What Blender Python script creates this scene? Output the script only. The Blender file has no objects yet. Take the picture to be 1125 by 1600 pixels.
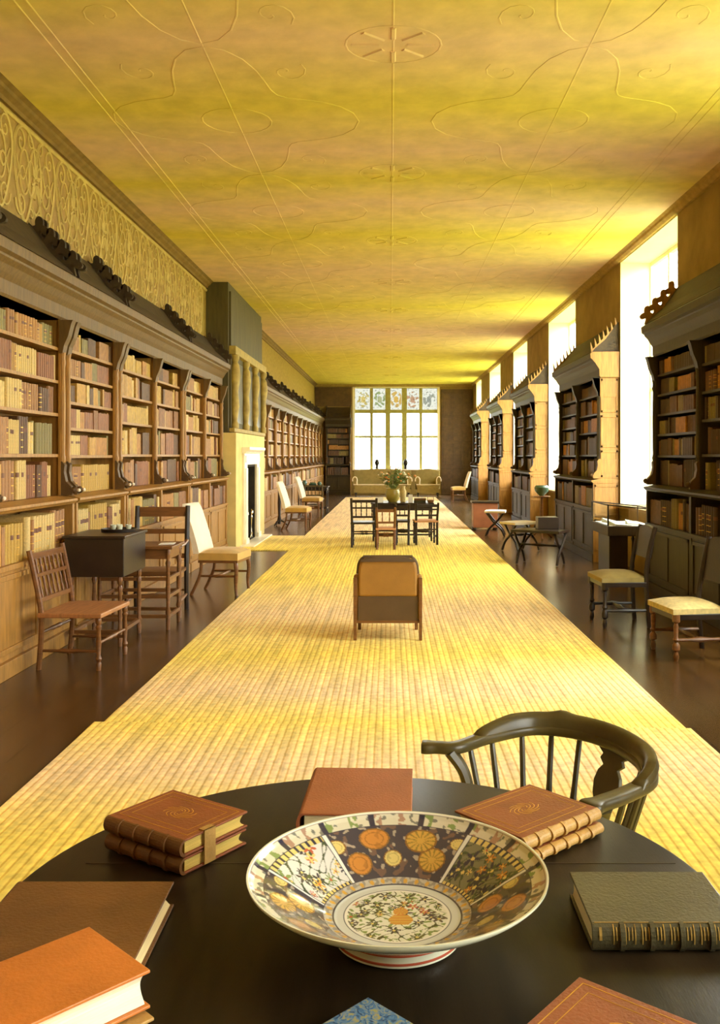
import bpy, bmesh, math, random
from mathutils import Vector, Matrix, noise
random.seed(7)
sc = bpy.context.scene
col = sc.collection
PI = math.pi

# ---------------------------------------------------------------- materials
def srgb(r, g, b):
    f = lambda c: ((c/255)/12.92 if c/255 <= .04045 else ((c/255+.055)/1.055)**2.4)
    return (f(r), f(g), f(b), 1)

def new_mat(name):
    m = bpy.data.materials.new(name); m.use_nodes = True
    nt = m.node_tree
    return m, nt, nt.nodes['Principled BSDF']

def mat(name, c, rough=.5, metal=0, var=.25, scale=8, stretch=(1, 1, 1), bump=.1, bscale=60, spec=.5, sheen=0, coat=0):
    """colour varied by noise, with a fine noise bump"""
    m, nt, b = new_mat(name)
    N, L = nt.nodes, nt.links
    tc = N.new('ShaderNodeTexCoord'); mp = N.new('ShaderNodeMapping')
    mp.inputs['Scale'].default_value = stretch
    L.new(tc.outputs['Object'], mp.inputs['Vector'])
    nz = N.new('ShaderNodeTexNoise'); nz.inputs['Scale'].default_value = scale; nz.inputs['Detail'].default_value = 5
    L.new(mp.outputs['Vector'], nz.inputs['Vector'])
    cr = N.new('ShaderNodeValToRGB')
    cr.color_ramp.elements[0].position = .3; cr.color_ramp.elements[1].position = .7
    cr.color_ramp.elements[0].color = (c[0]*(1-var), c[1]*(1-var), c[2]*(1-var), 1)
    cr.color_ramp.elements[1].color = (min(1, c[0]*(1+var)), min(1, c[1]*(1+var)), min(1, c[2]*(1+var)), 1)
    L.new(nz.outputs['Fac'], cr.inputs['Fac']); L.new(cr.outputs['Color'], b.inputs['Base Color'])
    b.inputs['Roughness'].default_value = rough; b.inputs['Metallic'].default_value = metal
    b.inputs['Specular IOR Level'].default_value = spec
    if sheen: b.inputs['Sheen Weight'].default_value = sheen
    if coat: b.inputs['Coat Weight'].default_value = coat
    if bump:
        n2 = N.new('ShaderNodeTexNoise'); n2.inputs['Scale'].default_value = bscale; n2.inputs['Detail'].default_value = 3
        L.new(mp.outputs['Vector'], n2.inputs['Vector'])
        bp = N.new('ShaderNodeBump'); bp.inputs['Strength'].default_value = bump; bp.inputs['Distance'].default_value = .01
        L.new(n2.outputs['Fac'], bp.inputs['Height']); L.new(bp.outputs['Normal'], b.inputs['Normal'])
    return m

def banded(name, stops, axis='Y', rough=.9, warp=.5, fine=None, bump=.25, bscale=14, lo=0., hi=40., wscale=.55, speck=.22):
    """a surface whose tint drifts between hues along the gallery (on ceiling and matting, bands of the light painted into the colour)"""
    m, nt, b = new_mat(name)
    N, L = nt.nodes, nt.links
    tc = N.new('ShaderNodeTexCoord')
    sep = N.new('ShaderNodeSeparateXYZ'); L.new(tc.outputs['Object'], sep.inputs[0])
    nz = N.new('ShaderNodeTexNoise'); nz.inputs['Scale'].default_value = wscale; nz.inputs['Detail'].default_value = 4
    L.new(tc.outputs['Object'], nz.inputs['Vector'])
    ma = N.new('ShaderNodeMath'); ma.operation = 'MULTIPLY_ADD'
    L.new(nz.outputs['Fac'], ma.inputs[0]); ma.inputs[1].default_value = warp*2; L.new(sep.outputs[axis], ma.inputs[2])
    mr = N.new('ShaderNodeMapRange'); mr.inputs['From Min'].default_value = lo + warp; mr.inputs['From Max'].default_value = hi + warp
    L.new(ma.outputs[0], mr.inputs['Value'])
    cr = N.new('ShaderNodeValToRGB'); r = cr.color_ramp
    r.elements[0].position = (stops[0][0]-lo)/(hi-lo); r.elements[0].color = stops[0][1]
    r.elements[1].position = (stops[1][0]-lo)/(hi-lo); r.elements[1].color = stops[1][1]
    for p, c in stops[2:]:
        e = r.elements.new((p-lo)/(hi-lo)); e.color = c
    L.new(mr.outputs[0], cr.inputs['Fac'])
    out = cr.outputs['Color']
    n2 = N.new('ShaderNodeTexNoise'); n2.inputs['Scale'].default_value = bscale; n2.inputs['Detail'].default_value = 5
    L.new(tc.outputs['Object'], n2.inputs['Vector'])
    mr2 = N.new('ShaderNodeMapRange'); mr2.inputs['To Min'].default_value = 1-speck; mr2.inputs['To Max'].default_value = 1+speck
    mr2.inputs['From Min'].default_value = .25; mr2.inputs['From Max'].default_value = .75
    L.new(n2.outputs['Fac'], mr2.inputs['Value'])
    mx = N.new('ShaderNodeMix'); mx.data_type = 'RGBA'; mx.blend_type = 'MULTIPLY'; mx.inputs[0].default_value = 1
    L.new(out, mx.inputs[6]); L.new(mr2.outputs[0], mx.inputs[7])
    out = mx.outputs[2]
    hgt = n2.outputs['Fac']
    if fine:                                    # plaited strips running down the gallery, with cross plaiting
        pitch, dark = fine
        w = N.new('ShaderNodeTexWave'); w.wave_type = 'BANDS'; w.bands_direction = 'X'; w.wave_profile = 'SIN'
        w.inputs['Scale'].default_value = 2*PI/(20*pitch); w.inputs['Distortion'].default_value = .5; w.inputs['Detail'].default_value = 3
        w.inputs['Detail Scale'].default_value = 3
        L.new(tc.outputs['Object'], w.inputs['Vector'])
        c2 = N.new('ShaderNodeValToRGB'); c2.color_ramp.elements[0].position = .03; c2.color_ramp.elements[1].position = .22
        c2.color_ramp.elements[0].color = dark; c2.color_ramp.elements[1].color = (1, 1, 1, 1)
        L.new(w.outputs['Fac'], c2.inputs['Fac'])
        m3 = N.new('ShaderNodeMix'); m3.data_type = 'RGBA'; m3.blend_type = 'MULTIPLY'; m3.inputs[0].default_value = 1
        L.new(out, m3.inputs[6]); L.new(c2.outputs['Color'], m3.inputs[7]); out = m3.outputs[2]
        m4 = N.new('ShaderNodeMapping'); m4.inputs['Scale'].default_value = (11, .55, 1)      # streaks of paler straw along the plaits
        L.new(tc.outputs['Object'], m4.inputs['Vector'])
        n4 = N.new('ShaderNodeTexNoise'); n4.inputs['Scale'].default_value = 1.6; n4.inputs['Detail'].default_value = 6
        L.new(m4.outputs[0], n4.inputs['Vector'])
        r4 = N.new('ShaderNodeMapRange'); r4.inputs['From Min'].default_value = .3; r4.inputs['From Max'].default_value = .7
        r4.inputs['To Min'].default_value = .80; r4.inputs['To Max'].default_value = 1.22
        L.new(n4.outputs['Fac'], r4.inputs['Value'])
        m5 = N.new('ShaderNodeMix'); m5.data_type = 'RGBA'; m5.blend_type = 'MULTIPLY'; m5.inputs[0].default_value = 1
        L.new(out, m5.inputs[6]); L.new(r4.outputs[0], m5.inputs[7]); out = m5.outputs[2]
        hgt = w.outputs['Fac']
    L.new(out, b.inputs['Base Color'])
    b.inputs['Roughness'].default_value = rough; b.inputs['Specular IOR Level'].default_value = .25
    bp = N.new('ShaderNodeBump'); bp.inputs['Strength'].default_value = bump; bp.inputs['Distance'].default_value = .02
    L.new(hgt, bp.inputs['Height']); L.new(bp.outputs['Normal'], b.inputs['Normal'])
    return m

def planks(name):
    m, nt, b = new_mat(name)
    N, L = nt.nodes, nt.links
    tc = N.new('ShaderNodeTexCoord'); mp = N.new('ShaderNodeMapping')
    mp.inputs['Rotation'].default_value = (0, 0, PI/2)
    L.new(tc.outputs['Object'], mp.inputs['Vector'])
    br = N.new('ShaderNodeTexBrick'); br.inputs['Scale'].default_value = 1
    br.inputs['Brick Width'].default_value = 3.2; br.inputs['Row Height'].default_value = .22
    br.inputs['Mortar Size'].default_value = .004; br.inputs['Bias'].default_value = 0
    br.inputs['Color1'].default_value = srgb(94, 64, 30); br.inputs['Color2'].default_value = srgb(70, 48, 22)
    br.inputs['Mortar'].default_value = srgb(30, 20, 10)
    L.new(mp.outputs[0], br.inputs['Vector'])
    m2 = N.new('ShaderNodeMapping'); m2.inputs['Scale'].default_value = (14, .8, 1)
    L.new(tc.outputs['Object'], m2.inputs['Vector'])
    nz = N.new('ShaderNodeTexNoise'); nz.inputs['Scale'].default_value = 2; nz.inputs['Detail'].default_value = 5
    L.new(m2.outputs[0], nz.inputs['Vector'])
    mr = N.new('ShaderNodeMapRange'); mr.inputs['To Min'].default_value = .7; mr.inputs['To Max'].default_value = 1.25
    L.new(nz.outputs['Fac'], mr.inputs['Value'])
    mx = N.new('ShaderNodeMix'); mx.data_type = 'RGBA'; mx.blend_type = 'MULTIPLY'; mx.inputs[0].default_value = 1
    L.new(br.outputs['Color'], mx.inputs[6]); L.new(mr.outputs[0], mx.inputs[7])
    L.new(mx.outputs[2], b.inputs['Base Color'])
    b.inputs['Roughness'].default_value = .24; b.inputs['Specular IOR Level'].default_value = .4
    return m

def attr_mat(name, rough=.12, spec=.6, coat=.5):
    m, nt, b = new_mat(name)
    a = nt.nodes.new('ShaderNodeVertexColor'); a.layer_name = 'glaze'
    nt.links.new(a.outputs['Color'], b.inputs['Base Color'])
    b.inputs['Roughness'].default_value = rough; b.inputs['Specular IOR Level'].default_value = spec
    b.inputs['Coat Weight'].default_value = coat; b.inputs['Coat Roughness'].default_value = .05
    return m

def glass_mat(name, tint=(1, 1, 1, 1), refl=.06, painted=False):
    m, nt, b = new_mat(name)
    N, L = nt.nodes, nt.links
    N.remove(b)
    out = N['Material Output']
    tr = N.new('ShaderNodeBsdfTransparent'); tr.inputs['Color'].default_value = tint
    gl = N.new('ShaderNodeBsdfGlossy'); gl.inputs['Roughness'].default_value = .03
    mx = N.new('ShaderNodeMixShader'); mx.inputs[0].default_value = refl
    L.new(tr.outputs[0], mx.inputs[1]); L.new(gl.outputs[0], mx.inputs[2]); L.new(mx.outputs[0], out.inputs['Surface'])
    if painted:
        a = N.new('ShaderNodeVertexColor'); a.layer_name = 'glaze'
        L.new(a.outputs['Color'], tr.inputs['Color'])
    return m

def marbled(name, c1, c2, c3):
    m, nt, b = new_mat(name)
    N, L = nt.nodes, nt.links
    tc = N.new('ShaderNodeTexCoord')
    nz = N.new('ShaderNodeTexNoise'); nz.inputs['Scale'].default_value = 60; nz.inputs['Detail'].default_value = 6; nz.inputs['Distortion'].default_value = 2.5
    L.new(tc.outputs['Object'], nz.inputs['Vector'])
    cr = N.new('ShaderNodeValToRGB')
    cr.color_ramp.elements[0].position = .35; cr.color_ramp.elements[0].color = c1
    cr.color_ramp.elements[1].position = .65; cr.color_ramp.elements[1].color = c3
    e = cr.color_ramp.elements.new(.5); e.color = c2
    L.new(nz.outputs['Fac'], cr.inputs['Fac']); L.new(cr.outputs[0], b.inputs['Base Color'])
    b.inputs['Roughness'].default_value = .4
    return m

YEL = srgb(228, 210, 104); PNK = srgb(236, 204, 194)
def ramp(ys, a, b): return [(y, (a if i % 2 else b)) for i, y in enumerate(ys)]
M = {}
M['ceiling'] = banded('light_banded_ceiling_plaster', ramp([4.4, 5.6, 6.6, 7.75, 8.9, 9.9, 10.9, 12.4, 14.6, 18, 22, 27], YEL, PNK), warp=.55, bump=.3, bscale=5, wscale=.3, speck=.12)  # hue bands that follow the light levels, painted into the plaster colour
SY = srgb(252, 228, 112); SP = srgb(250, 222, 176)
M['mat'] = banded('rush_matting', [(3.2, SY), (3.8, SY), (4.6, SP), (5.4, SY), (6.15, SP), (7.3, SY), (9.2, SP), (11.6, SY), (15.5, SY), (20, SP), (32, SP)], warp=.35, fine=(.042, (.78, .66, .46, 1)), bump=.06, bscale=25, hi=40)  # the same light-following hue bands painted into the straw colour
M['frieze'] = banded('frieze_plaster', ramp([4, 6, 8.5, 10.5, 13, 15], srgb(168, 140, 74), srgb(170, 138, 96)), warp=.8, bump=.3, bscale=12)
M['wall'] = mat('dark_tan_wall_plaster', srgb(150, 124, 66), .9, var=.2, scale=3, bump=.15, bscale=30)
M['reveal'] = mat('white_window_reveal', srgb(250, 240, 214), .8, var=.03, bump=.05)
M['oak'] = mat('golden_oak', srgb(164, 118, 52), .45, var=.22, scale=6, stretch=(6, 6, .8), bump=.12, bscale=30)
M['oakshade'] = mat('shaded_brown_oak', srgb(60, 49, 27), .5, var=.25, scale=6, stretch=(6, 6, .8), bump=.12, bscale=30)  # darker oak: backlit shade of the window-side bookcases painted into the colour
M['uppershade'] = mat('upper_shade_oak', srgb(108, 80, 38), .5, var=.25, scale=6, stretch=(6, 6, .8), bump=.15, bscale=30)  # darker oak for cornices and capitals, painting in the shade higher up
M['oakdark'] = mat('carved_dark_oak', srgb(92, 66, 34), .5, var=.3, scale=7, bump=.4, bscale=40)
M['chimney'] = mat('smoky_dark_panelling', srgb(84, 73, 39), .6, var=.3, scale=5, stretch=(3, 3, .4), bump=.3, bscale=30)
M['roof'] = mat('dusty_dark_oak', srgb(62, 46, 24), .7, var=.3, scale=9, bump=.4, bscale=30)
M['floor'] = planks('polished_floor_boards')
M['table'] = mat('black_walnut_polish', srgb(40, 31, 18), .34, var=.35, scale=3, stretch=(8, 1, 1), bump=.03, bscale=40, spec=.13)
M['chairdark'] = mat('dark_green_brown_wood', srgb(78, 68, 38), .36, var=.3, scale=5, bump=.05)
M['walnut'] = mat('walnut', srgb(120, 78, 40), .35, var=.25, scale=8, stretch=(1, 1, 6), bump=.06)
M['beech'] = mat('pale_worn_wood', srgb(176, 122, 78), .4, var=.2, scale=8, stretch=(1, 6, 1), bump=.06)
M['black'] = mat('ebonised_wood', srgb(44, 32, 22), .35, var=.3, scale=6, bump=.08)
M['white'] = mat('white_upholstery', srgb(246, 232, 206), .9, var=.05, bump=.2, bscale=300, sheen=.2)
M['tan'] = mat('tan_upholstery', srgb(206, 166, 84), .85, var=.12, bump=.2, bscale=250, sheen=.2)
M['cream'] = mat('cream_damask', srgb(204, 182, 116), .8, var=.2, scale=30, bump=.2, bscale=200, sheen=.2)
M['chairtan'] = mat('tan_leather_upholstery', srgb(160, 116, 48), .6, var=.12, scale=6, bump=.1, bscale=120)
M['chairbrown'] = mat('brown_upholstery', srgb(90, 68, 40), .7, var=.12, scale=6, bump=.1, bscale=120)
M['olive'] = mat('olive_sofa_cloth', srgb(158, 140, 84), .9, var=.12, scale=12, bump=.2, bscale=150)
M['rose'] = mat('faded_rose_cloth', srgb(206, 152, 108), .85, var=.12, scale=12, bump=.15, bscale=150)
M['marble'] = mat('white_marble', srgb(250, 242, 222), .35, var=.06, scale=4, bump=.02)
M['stone'] = mat('yellowed_stone', srgb(228, 204, 128), .7, var=.1, scale=4, bump=.1)
M['soot'] = mat('sooty_brick', srgb(52, 46, 34), .9, var=.35, scale=8, bump=.5)
M['iron'] = mat('wrought_iron', srgb(60, 56, 50), .4, metal=.8, var=.2)
M['steel'] = mat('polished_steel', srgb(210, 200, 180), .2, metal=1, var=.1)
M['paper'] = mat('page_edges', srgb(236, 214, 160), .8, var=.12, scale=4, stretch=(1, 1, 90), bump=.3, bscale=8)
M['paperwhite'] = mat('white_page_edges', srgb(250, 236, 206), .8, var=.1, scale=4, stretch=(1, 1, 90), bump=.3, bscale=8)
M['paperyellow'] = mat('yellowed_page_edges', srgb(214, 180, 88), .8, var=.15, scale=4, stretch=(1, 1, 90), bump=.3, bscale=8)
M['sheet'] = mat('white_paper', srgb(246, 244, 236), .8, var=.04)
M['gold'] = mat('gilt', srgb(226, 178, 78), .3, metal=.7, var=.15, scale=30)
M['glass'] = glass_mat('window_glass')
M['caseglass'] = glass_mat('case_glass', (.92, .95, .92, 1), .12)
M['stained'] = glass_mat('stained_glass', painted=True)
M['glaze'] = attr_mat('painted_porcelain')
M['porcelain'] = mat('white_porcelain', srgb(226, 226, 196), .12, var=.05, bump=0, coat=.4)
M['ironred'] = mat('iron_red_glaze', srgb(176, 84, 58), .2, var=.1, bump=0)
M['leaf'] = mat('flower_foliage', srgb(112, 124, 52), .7, var=.35, scale=20)
M['blossom'] = mat('orange_blossom', srgb(222, 150, 76), .8, var=.2, scale=30)
M['greenglaze'] = mat('green_glaze', srgb(88, 116, 96), .2, var=.15)
M['ochrepot'] = mat('ochre_glaze', srgb(170, 150, 60), .3, var=.15)
M['rosewood'] = mat('red_brown_wood', srgb(150, 92, 58), .4, var=.15, scale=5)
M['mullion'] = mat('weathered_mullion', srgb(170, 162, 90), .8, var=.15)
M['strap'] = mat('pale_strapwork', srgb(204, 178, 118), .9, var=.15, scale=6)
M['corniced'] = mat('browned_cornice', srgb(132, 102, 54), .8, var=.2)
M['olivepost'] = mat('gilded_olive_post', srgb(176, 150, 74), .6, var=.25, scale=9)
M['lawn'] = mat('park_grass', srgb(170, 176, 92), .95, var=.2, scale=.3)
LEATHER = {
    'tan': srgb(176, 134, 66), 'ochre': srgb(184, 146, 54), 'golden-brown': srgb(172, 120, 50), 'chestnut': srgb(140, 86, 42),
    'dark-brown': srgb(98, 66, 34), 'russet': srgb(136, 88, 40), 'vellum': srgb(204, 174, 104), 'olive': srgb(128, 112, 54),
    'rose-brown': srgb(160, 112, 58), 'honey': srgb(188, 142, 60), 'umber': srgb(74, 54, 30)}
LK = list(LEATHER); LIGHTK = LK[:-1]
for k in LK: M['L_'+k] = mat('leather_'+k.replace('-', '_'), LEATHER[k], .5, var=.22, scale=20, bump=.12, bscale=90)
M['redbook'] = mat('red_brown_morocco', srgb(142, 78, 42), .42, var=.15, scale=14, bump=.15, bscale=160)
M['pinkbook'] = mat('rose_red_calf', srgb(160, 92, 54), .42, var=.12, scale=14, bump=.12, bscale=160)
M['orangebook'] = mat('orange_calf', srgb(206, 122, 50), .42, var=.12, scale=14, bump=.12, bscale=160)
M['brownbook'] = mat('dark_brown_calf', srgb(112, 74, 36), .45, var=.2, scale=10, bump=.15, bscale=160)
M['tanspine'] = mat('tan_calf_spine', srgb(184, 142, 74), .45, var=.2, scale=20, bump=.2, bscale=120)
M['greenbook'] = mat('black_green_morocco', srgb(76, 70, 46), .35, var=.2, scale=14, bump=.15, bscale=160)
M['bluebook'] = marbled('blue_marbled_paper', srgb(34, 52, 84), srgb(92, 136, 176), srgb(176, 164, 90))
M['goldmuted'] = mat('worn_gilt', srgb(170, 136, 62), .5, metal=.3, var=.4, scale=60)
M['sill'] = mat('worn_sill_wood', srgb(150, 124, 76), .6, var=.15)
M['labelred'] = mat('brown_title_label', srgb(112, 68, 36), .45, var=.1)

# ---------------------------------------------------------------- mesh helpers
class MB:
    def __init__(s): s.v = []; s.f = []; s.m = []; s.s = []
    def add(s, vs, fs, mi=0, smooth=False):
        o = len(s.v); s.v += [tuple(v) for v in vs]
        for f in fs: s.f.append([i+o for i in f]); s.m.append(mi); s.s.append(smooth)
        return s
    def box(s, lo, hi, mi=0):
        (a, b, c), (d, e, f) = lo, hi
        a, d = min(a, d), max(a, d); b, e = min(b, e), max(b, e); c, f = min(c, f), max(c, f)
        return s.add([(a,b,c),(d,b,c),(d,e,c),(a,e,c),(a,b,f),(d,b,f),(d,e,f),(a,e,f)],
                     [(3,2,1,0),(4,5,6,7),(0,1,5,4),(1,2,6,5),(2,3,7,6),(3,0,4,7)], mi)
    def bar(s, p, q, w, h, up=(0, 0, 1), mi=0, w2=None, h2=None):
        p, q = Vector(p), Vector(q); d = (q-p).normalized(); u = Vector(up)
        x = d.cross(u)
        if x.length < 1e-4: x = d.cross(Vector((1, 0, 0)))
        x.normalize(); y = x.cross(d)
        vs = []
        for c, ww, hh in ((p, w, h), (q, w2 or w, h2 or h)):
            for a, b in ((-1,-1),(1,-1),(1,1),(-1,1)): vs.append(c + x*a*ww/2 + y*b*hh/2)
        return s.add(vs, [(3,2,1,0),(4,5,6,7),(0,1,5,4),(1,2,6,5),(2,3,7,6),(3,0,4,7)], mi)
    def tube(s, pts, r, n=8, closed=False, mi=0, flat=1, up=None):
        P = [Vector(p) for p in pts]; k = len(P)
        R = r if isinstance(r, (list, tuple)) else [r]*k
        ref = None; rings = []
        for i in range(k):
            if closed: t = P[(i+1) % k]-P[i-1]
            else: t = P[min(i+1, k-1)]-P[max(i-1, 0)]
            if t.length < 1e-9: t = Vector((0, 0, 1))
            t.normalize()
            if up is not None: x = t.cross(Vector(up))
            elif ref is None: x = t.cross(Vector((0, 0, 1)) if abs(t.z) < .9 else Vector((1, 0, 0)))
            else: x = ref - t*ref.dot(t)
            if x.length < 1e-6: x = t.orthogonal()
            x.normalize(); ref = x; y = x.cross(t).normalized()
            rings.append([P[i] + (x*math.cos(2*PI*j/n) + y*flat*math.sin(2*PI*j/n))*R[i] for j in range(n)])
        vs = [v for rg in rings for v in rg]; fs = []
        for i in range(k if closed else k-1):
            a, b = i*n, ((i+1) % k)*n
            for j in range(n): fs.append((a+j, a+(j+1) % n, b+(j+1) % n, b+j))
        if not closed: fs += [tuple(range(n-1, -1, -1)), tuple((k-1)*n+j for j in range(n))]
        return s.add(vs, fs, mi, True)
    def turned(s, p, q, prof, n=10, mi=0):
        p, q = Vector(p), Vector(q)
        return s.tube([p.lerp(q, t) for t, r in prof], [r for t, r in prof], n, mi=mi)
    def lathe(s, prof, n=24, c=(0, 0, 0), mi=0, closed=False):
        vs = []; k = len(prof)
        for r, z in prof:
            for j in range(n): vs.append((c[0]+r*math.cos(2*PI*j/n), c[1]+r*math.sin(2*PI*j/n), c[2]+z))
        fs = []
        for i in range(k if closed else k-1):
            a, b = i*n, ((i+1) % k)*n
            for j in range(n): fs.append((a+j, a+(j+1) % n, b+(j+1) % n, b+j))
        if not closed: fs += [tuple(range(n-1, -1, -1)), tuple((k-1)*n+j for j in range(n))]
        return s.add(vs, fs, mi, True)
    def prism(s, poly, f0, f1, mi=0, smooth=False):
        """poly: 2-D points; f0/f1 map a 2-D point to 3-D at the two ends"""
        n = len(poly)
        vs = [f0(*p) for p in poly] + [f1(*p) for p in poly]
        fs = [tuple(range(n-1, -1, -1)), tuple(range(n, 2*n))] + [(i, (i+1) % n, n+(i+1) % n, n+i) for i in range(n)]
        return s.add(vs, fs, mi, smooth)
    def ball(s, c, r, n=10, m=7, mi=0, sc=(1, 1, 1)):
        vs = [(c[0], c[1], c[2]-r*sc[2])]
        for i in range(1, m):
            a = -PI/2 + PI*i/m
            for j in range(n): vs.append((c[0]+r*sc[0]*math.cos(a)*math.cos(2*PI*j/n), c[1]+r*sc[1]*math.cos(a)*math.sin(2*PI*j/n), c[2]+r*sc[2]*math.sin(a)))
        vs.append((c[0], c[1], c[2]+r*sc[2])); t = len(vs)-1
        fs = [(0, 1+(j+1) % n, 1+j) for j in range(n)]
        for i in range(m-2):
            a, b = 1+i*n, 1+(i+1)*n
            for j in range(n): fs.append((a+j, a+(j+1) % n, b+(j+1) % n, b+j))
        a = 1+(m-2)*n
        fs += [(a+j, a+(j+1) % n, t) for j in range(n)]
        return s.add(vs, fs, mi, True)
    def cushion(s, lo, hi, dome=.03, n=8, mi=0, taper=0.):
        """a padded block with a domed top"""
        (a, b, c), (d, e, f) = lo, hi
        vs = []; fs = []
        def g(t): return 1-(2*t-1)**4
        for i in range(n+1):
            for j in range(n+1):
                u, w = i/n, j/n
                k = 1 - taper*(1-w)
                x = (a+d)/2 + (u-.5)*(d-a)*k
                vs.append((x, b+(e-b)*w, f - dome + dome*g(u)*g(w)))
        for i in range(n):
            for j in range(n): fs.append((i*(n+1)+j, (i+1)*(n+1)+j, (i+1)*(n+1)+j+1, i*(n+1)+j+1))
        o = len(vs)
        rim = [(i, 0) for i in range(n)] + [(n, j) for j in range(n)] + [(n-i, n) for i in range(n)] + [(0, n-j) for j in range(n)]
        for i, j in rim:
            v = vs[i*(n+1)+j]; vs.append((v[0], v[1], c))
        R = len(rim)
        for q in range(R):
            i, j = rim[q]; i2, j2 = rim[(q+1) % R]
            fs.append((i*(n+1)+j, o+q, o+(q+1) % R, i2*(n+1)+j2))
        fs.append(tuple(o+q for q in range(R)))
        return s.add(vs, fs, mi, True)
    def build(s, name, m, parent=None, bevel=0, xf=None, sharp=38):
        me = bpy.data.meshes.new(name)
        vs = s.v if xf is None else [xf @ Vector(v) for v in s.v]
        me.from_pydata([tuple(v) for v in vs], [], s.f)
        ms = m if isinstance(m, (list, tuple)) else [m]
        for k in ms: me.materials.append(M[k])
        me.polygons.foreach_set('material_index', s.m)
        me.polygons.foreach_set('use_smooth', s.s)
        bm = bmesh.new(); bm.from_mesh(me)
        bmesh.ops.recalc_face_normals(bm, faces=bm.faces)
        for e in bm.edges:
            if len(e.link_faces) == 2 and e.calc_face_angle(0) > math.radians(sharp): e.smooth = False
        bm.to_mesh(me); bm.free()
        o = bpy.data.objects.new(name, me); col.objects.link(o)
        if parent is not None: o.parent = parent
        if bevel:
            b = o.modifiers.new('soft_edges', 'BEVEL'); b.width = bevel; b.segments = 2; b.limit_method = 'ANGLE'; b.angle_limit = math.radians(40)
        return o

def tag(o, label, cat, group=None, kind=None):
    o['label'] = label; o['category'] = cat
    if group: o['group'] = group
    if kind: o['kind'] = kind
    return o
def thing(name, label, cat, loc=(0, 0, 0), rz=0, group=None, kind=None):
    o = bpy.data.objects.new(name, None); col.objects.link(o)
    o.location = loc; o.rotation_euler = (0, 0, rz); o.empty_display_size = .1
    return tag(o, label, cat, group, kind)
def face(dx, dy): return math.atan2(-dx, dy)          # turn local +Y to this direction
def dup(root, loc, rz, label, group=None):
    r = root.copy(); col.objects.link(r); r.location = loc; r.rotation_euler = (0, 0, rz); r['label'] = label
    if group: r['group'] = group
    for ch in list(root.children):
        c = ch.copy(); col.objects.link(c); c.parent = r
        for g in list(ch.children):
            d = g.copy(); col.objects.link(d); d.parent = c
    return r
def poly_spline(pts, n=6, closed=False):
    P = [Vector(p) for p in pts]; out = []; k = len(P)
    for i in range(k if closed else k-1):
        if closed: a, b, c, d = P[i-1], P[i], P[(i+1) % k], P[(i+2) % k]
        else: a, b, c, d = P[max(i-1, 0)], P[i], P[i+1], P[min(i+2, k-1)]
        for j in range(n):
            t = j/n
            out.append(.5*((2*b) + (c-a)*t + (2*a-5*b+4*c-d)*t*t + (3*b-a-3*c+d)*t**3))
    if not closed: out.append(P[-1])
    return out
SKY, EXPO = 8.0, 1.08
# ---------------------------------------------------------------- the setting
WL, WR, H, YE, YB = -3.10, 3.39, 4.50, 38.0, -3.0
def struct(o, label, cat):
    o['kind'] = 'structure'; o['label'] = label; o['category'] = cat; return o

struct(MB().box((WL-.3, YB-.3, -.2), (WR+.7, YE+.6, 0)).build('floor', 'floor'), 'dark polished board floor at both sides of the straw matting', 'floor')
struct(MB().box((WL-.3, YB-.3, H), (WR+.7, YE+.6, H+.2)).build('ceiling', 'ceiling'), 'long yellowish plaster ceiling with shallow ribs', 'ceiling')
ceil = bpy.data.objects['ceiling']

# shallow plaster ribs in long panels
ribs = MB()
def rib(pts, r=.018, closed=False):
    ribs.tube(pts, r*.75, 6, closed, flat=.6, up=(0, 0, 1))
zc = H + .002
for x in (-2.42, -2.34, 2.62, 2.70): rib([(x, YB, zc), (x, YE, zc)], .016)
for x in (-1.34, 1.42): rib([(x, YB, zc), (x, YE, zc)], .012)
rib([(0.02, YB, zc), (0.02, YE, zc)], .012)
yy = 3.6
while yy < 37:
    for cx in (-1.34, 1.42):
        pts = []
        for i in range(48):
            a = 2*PI*i/48; rr = .92 + .26*math.cos(4*a)
            pts.append((cx + rr*.9*math.cos(a), yy+1.5 + rr*1.25*math.sin(a), zc))
        rib(pts, .014, True)
        rib([(cx + .3*math.cos(2*PI*i/20), yy+1.5+.3*math.sin(2*PI*i/20), zc) for i in range(20)], .014, True)
        for sx in (-1, 1):
            for sy in (-1, 1):
                pts = [(cx+sx*(.55+.16*t*math.cos(t*7)), yy+1.5+sy*(1.05+.2*t*math.sin(t*7)), zc) for t in [k/14 for k in range(15)]]
                rib(pts, .012)
    for cx in (0.02,):
        rib([(cx + .34*math.cos(2*PI*i/24), yy+.3*math.sin(2*PI*i/24), zc) for i in range(24)], .014, True)
        for k in range(8):
            a = 2*PI*k/8
            rib([(cx+.1*math.cos(a), yy+.1*math.sin(a), zc), (cx+.3*math.cos(a), yy+.27*math.sin(a), zc)], .03)
    yy += 3.0
ribs.build('plaster_ribs', 'ceiling', ceil)

# walls
struct(MB().box((WL-.25, YB, 0), (WL, YE, H)).build('wall_left', 'frieze'), 'pale plaster wall above the bookcases on the fireplace side', 'wall')
struct(MB().box((WL-.25, YB-.25, 0), (WR+.6, YB, H)).build('wall_back', 'wall'), 'plain end wall behind the foreground table', 'wall')

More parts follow.
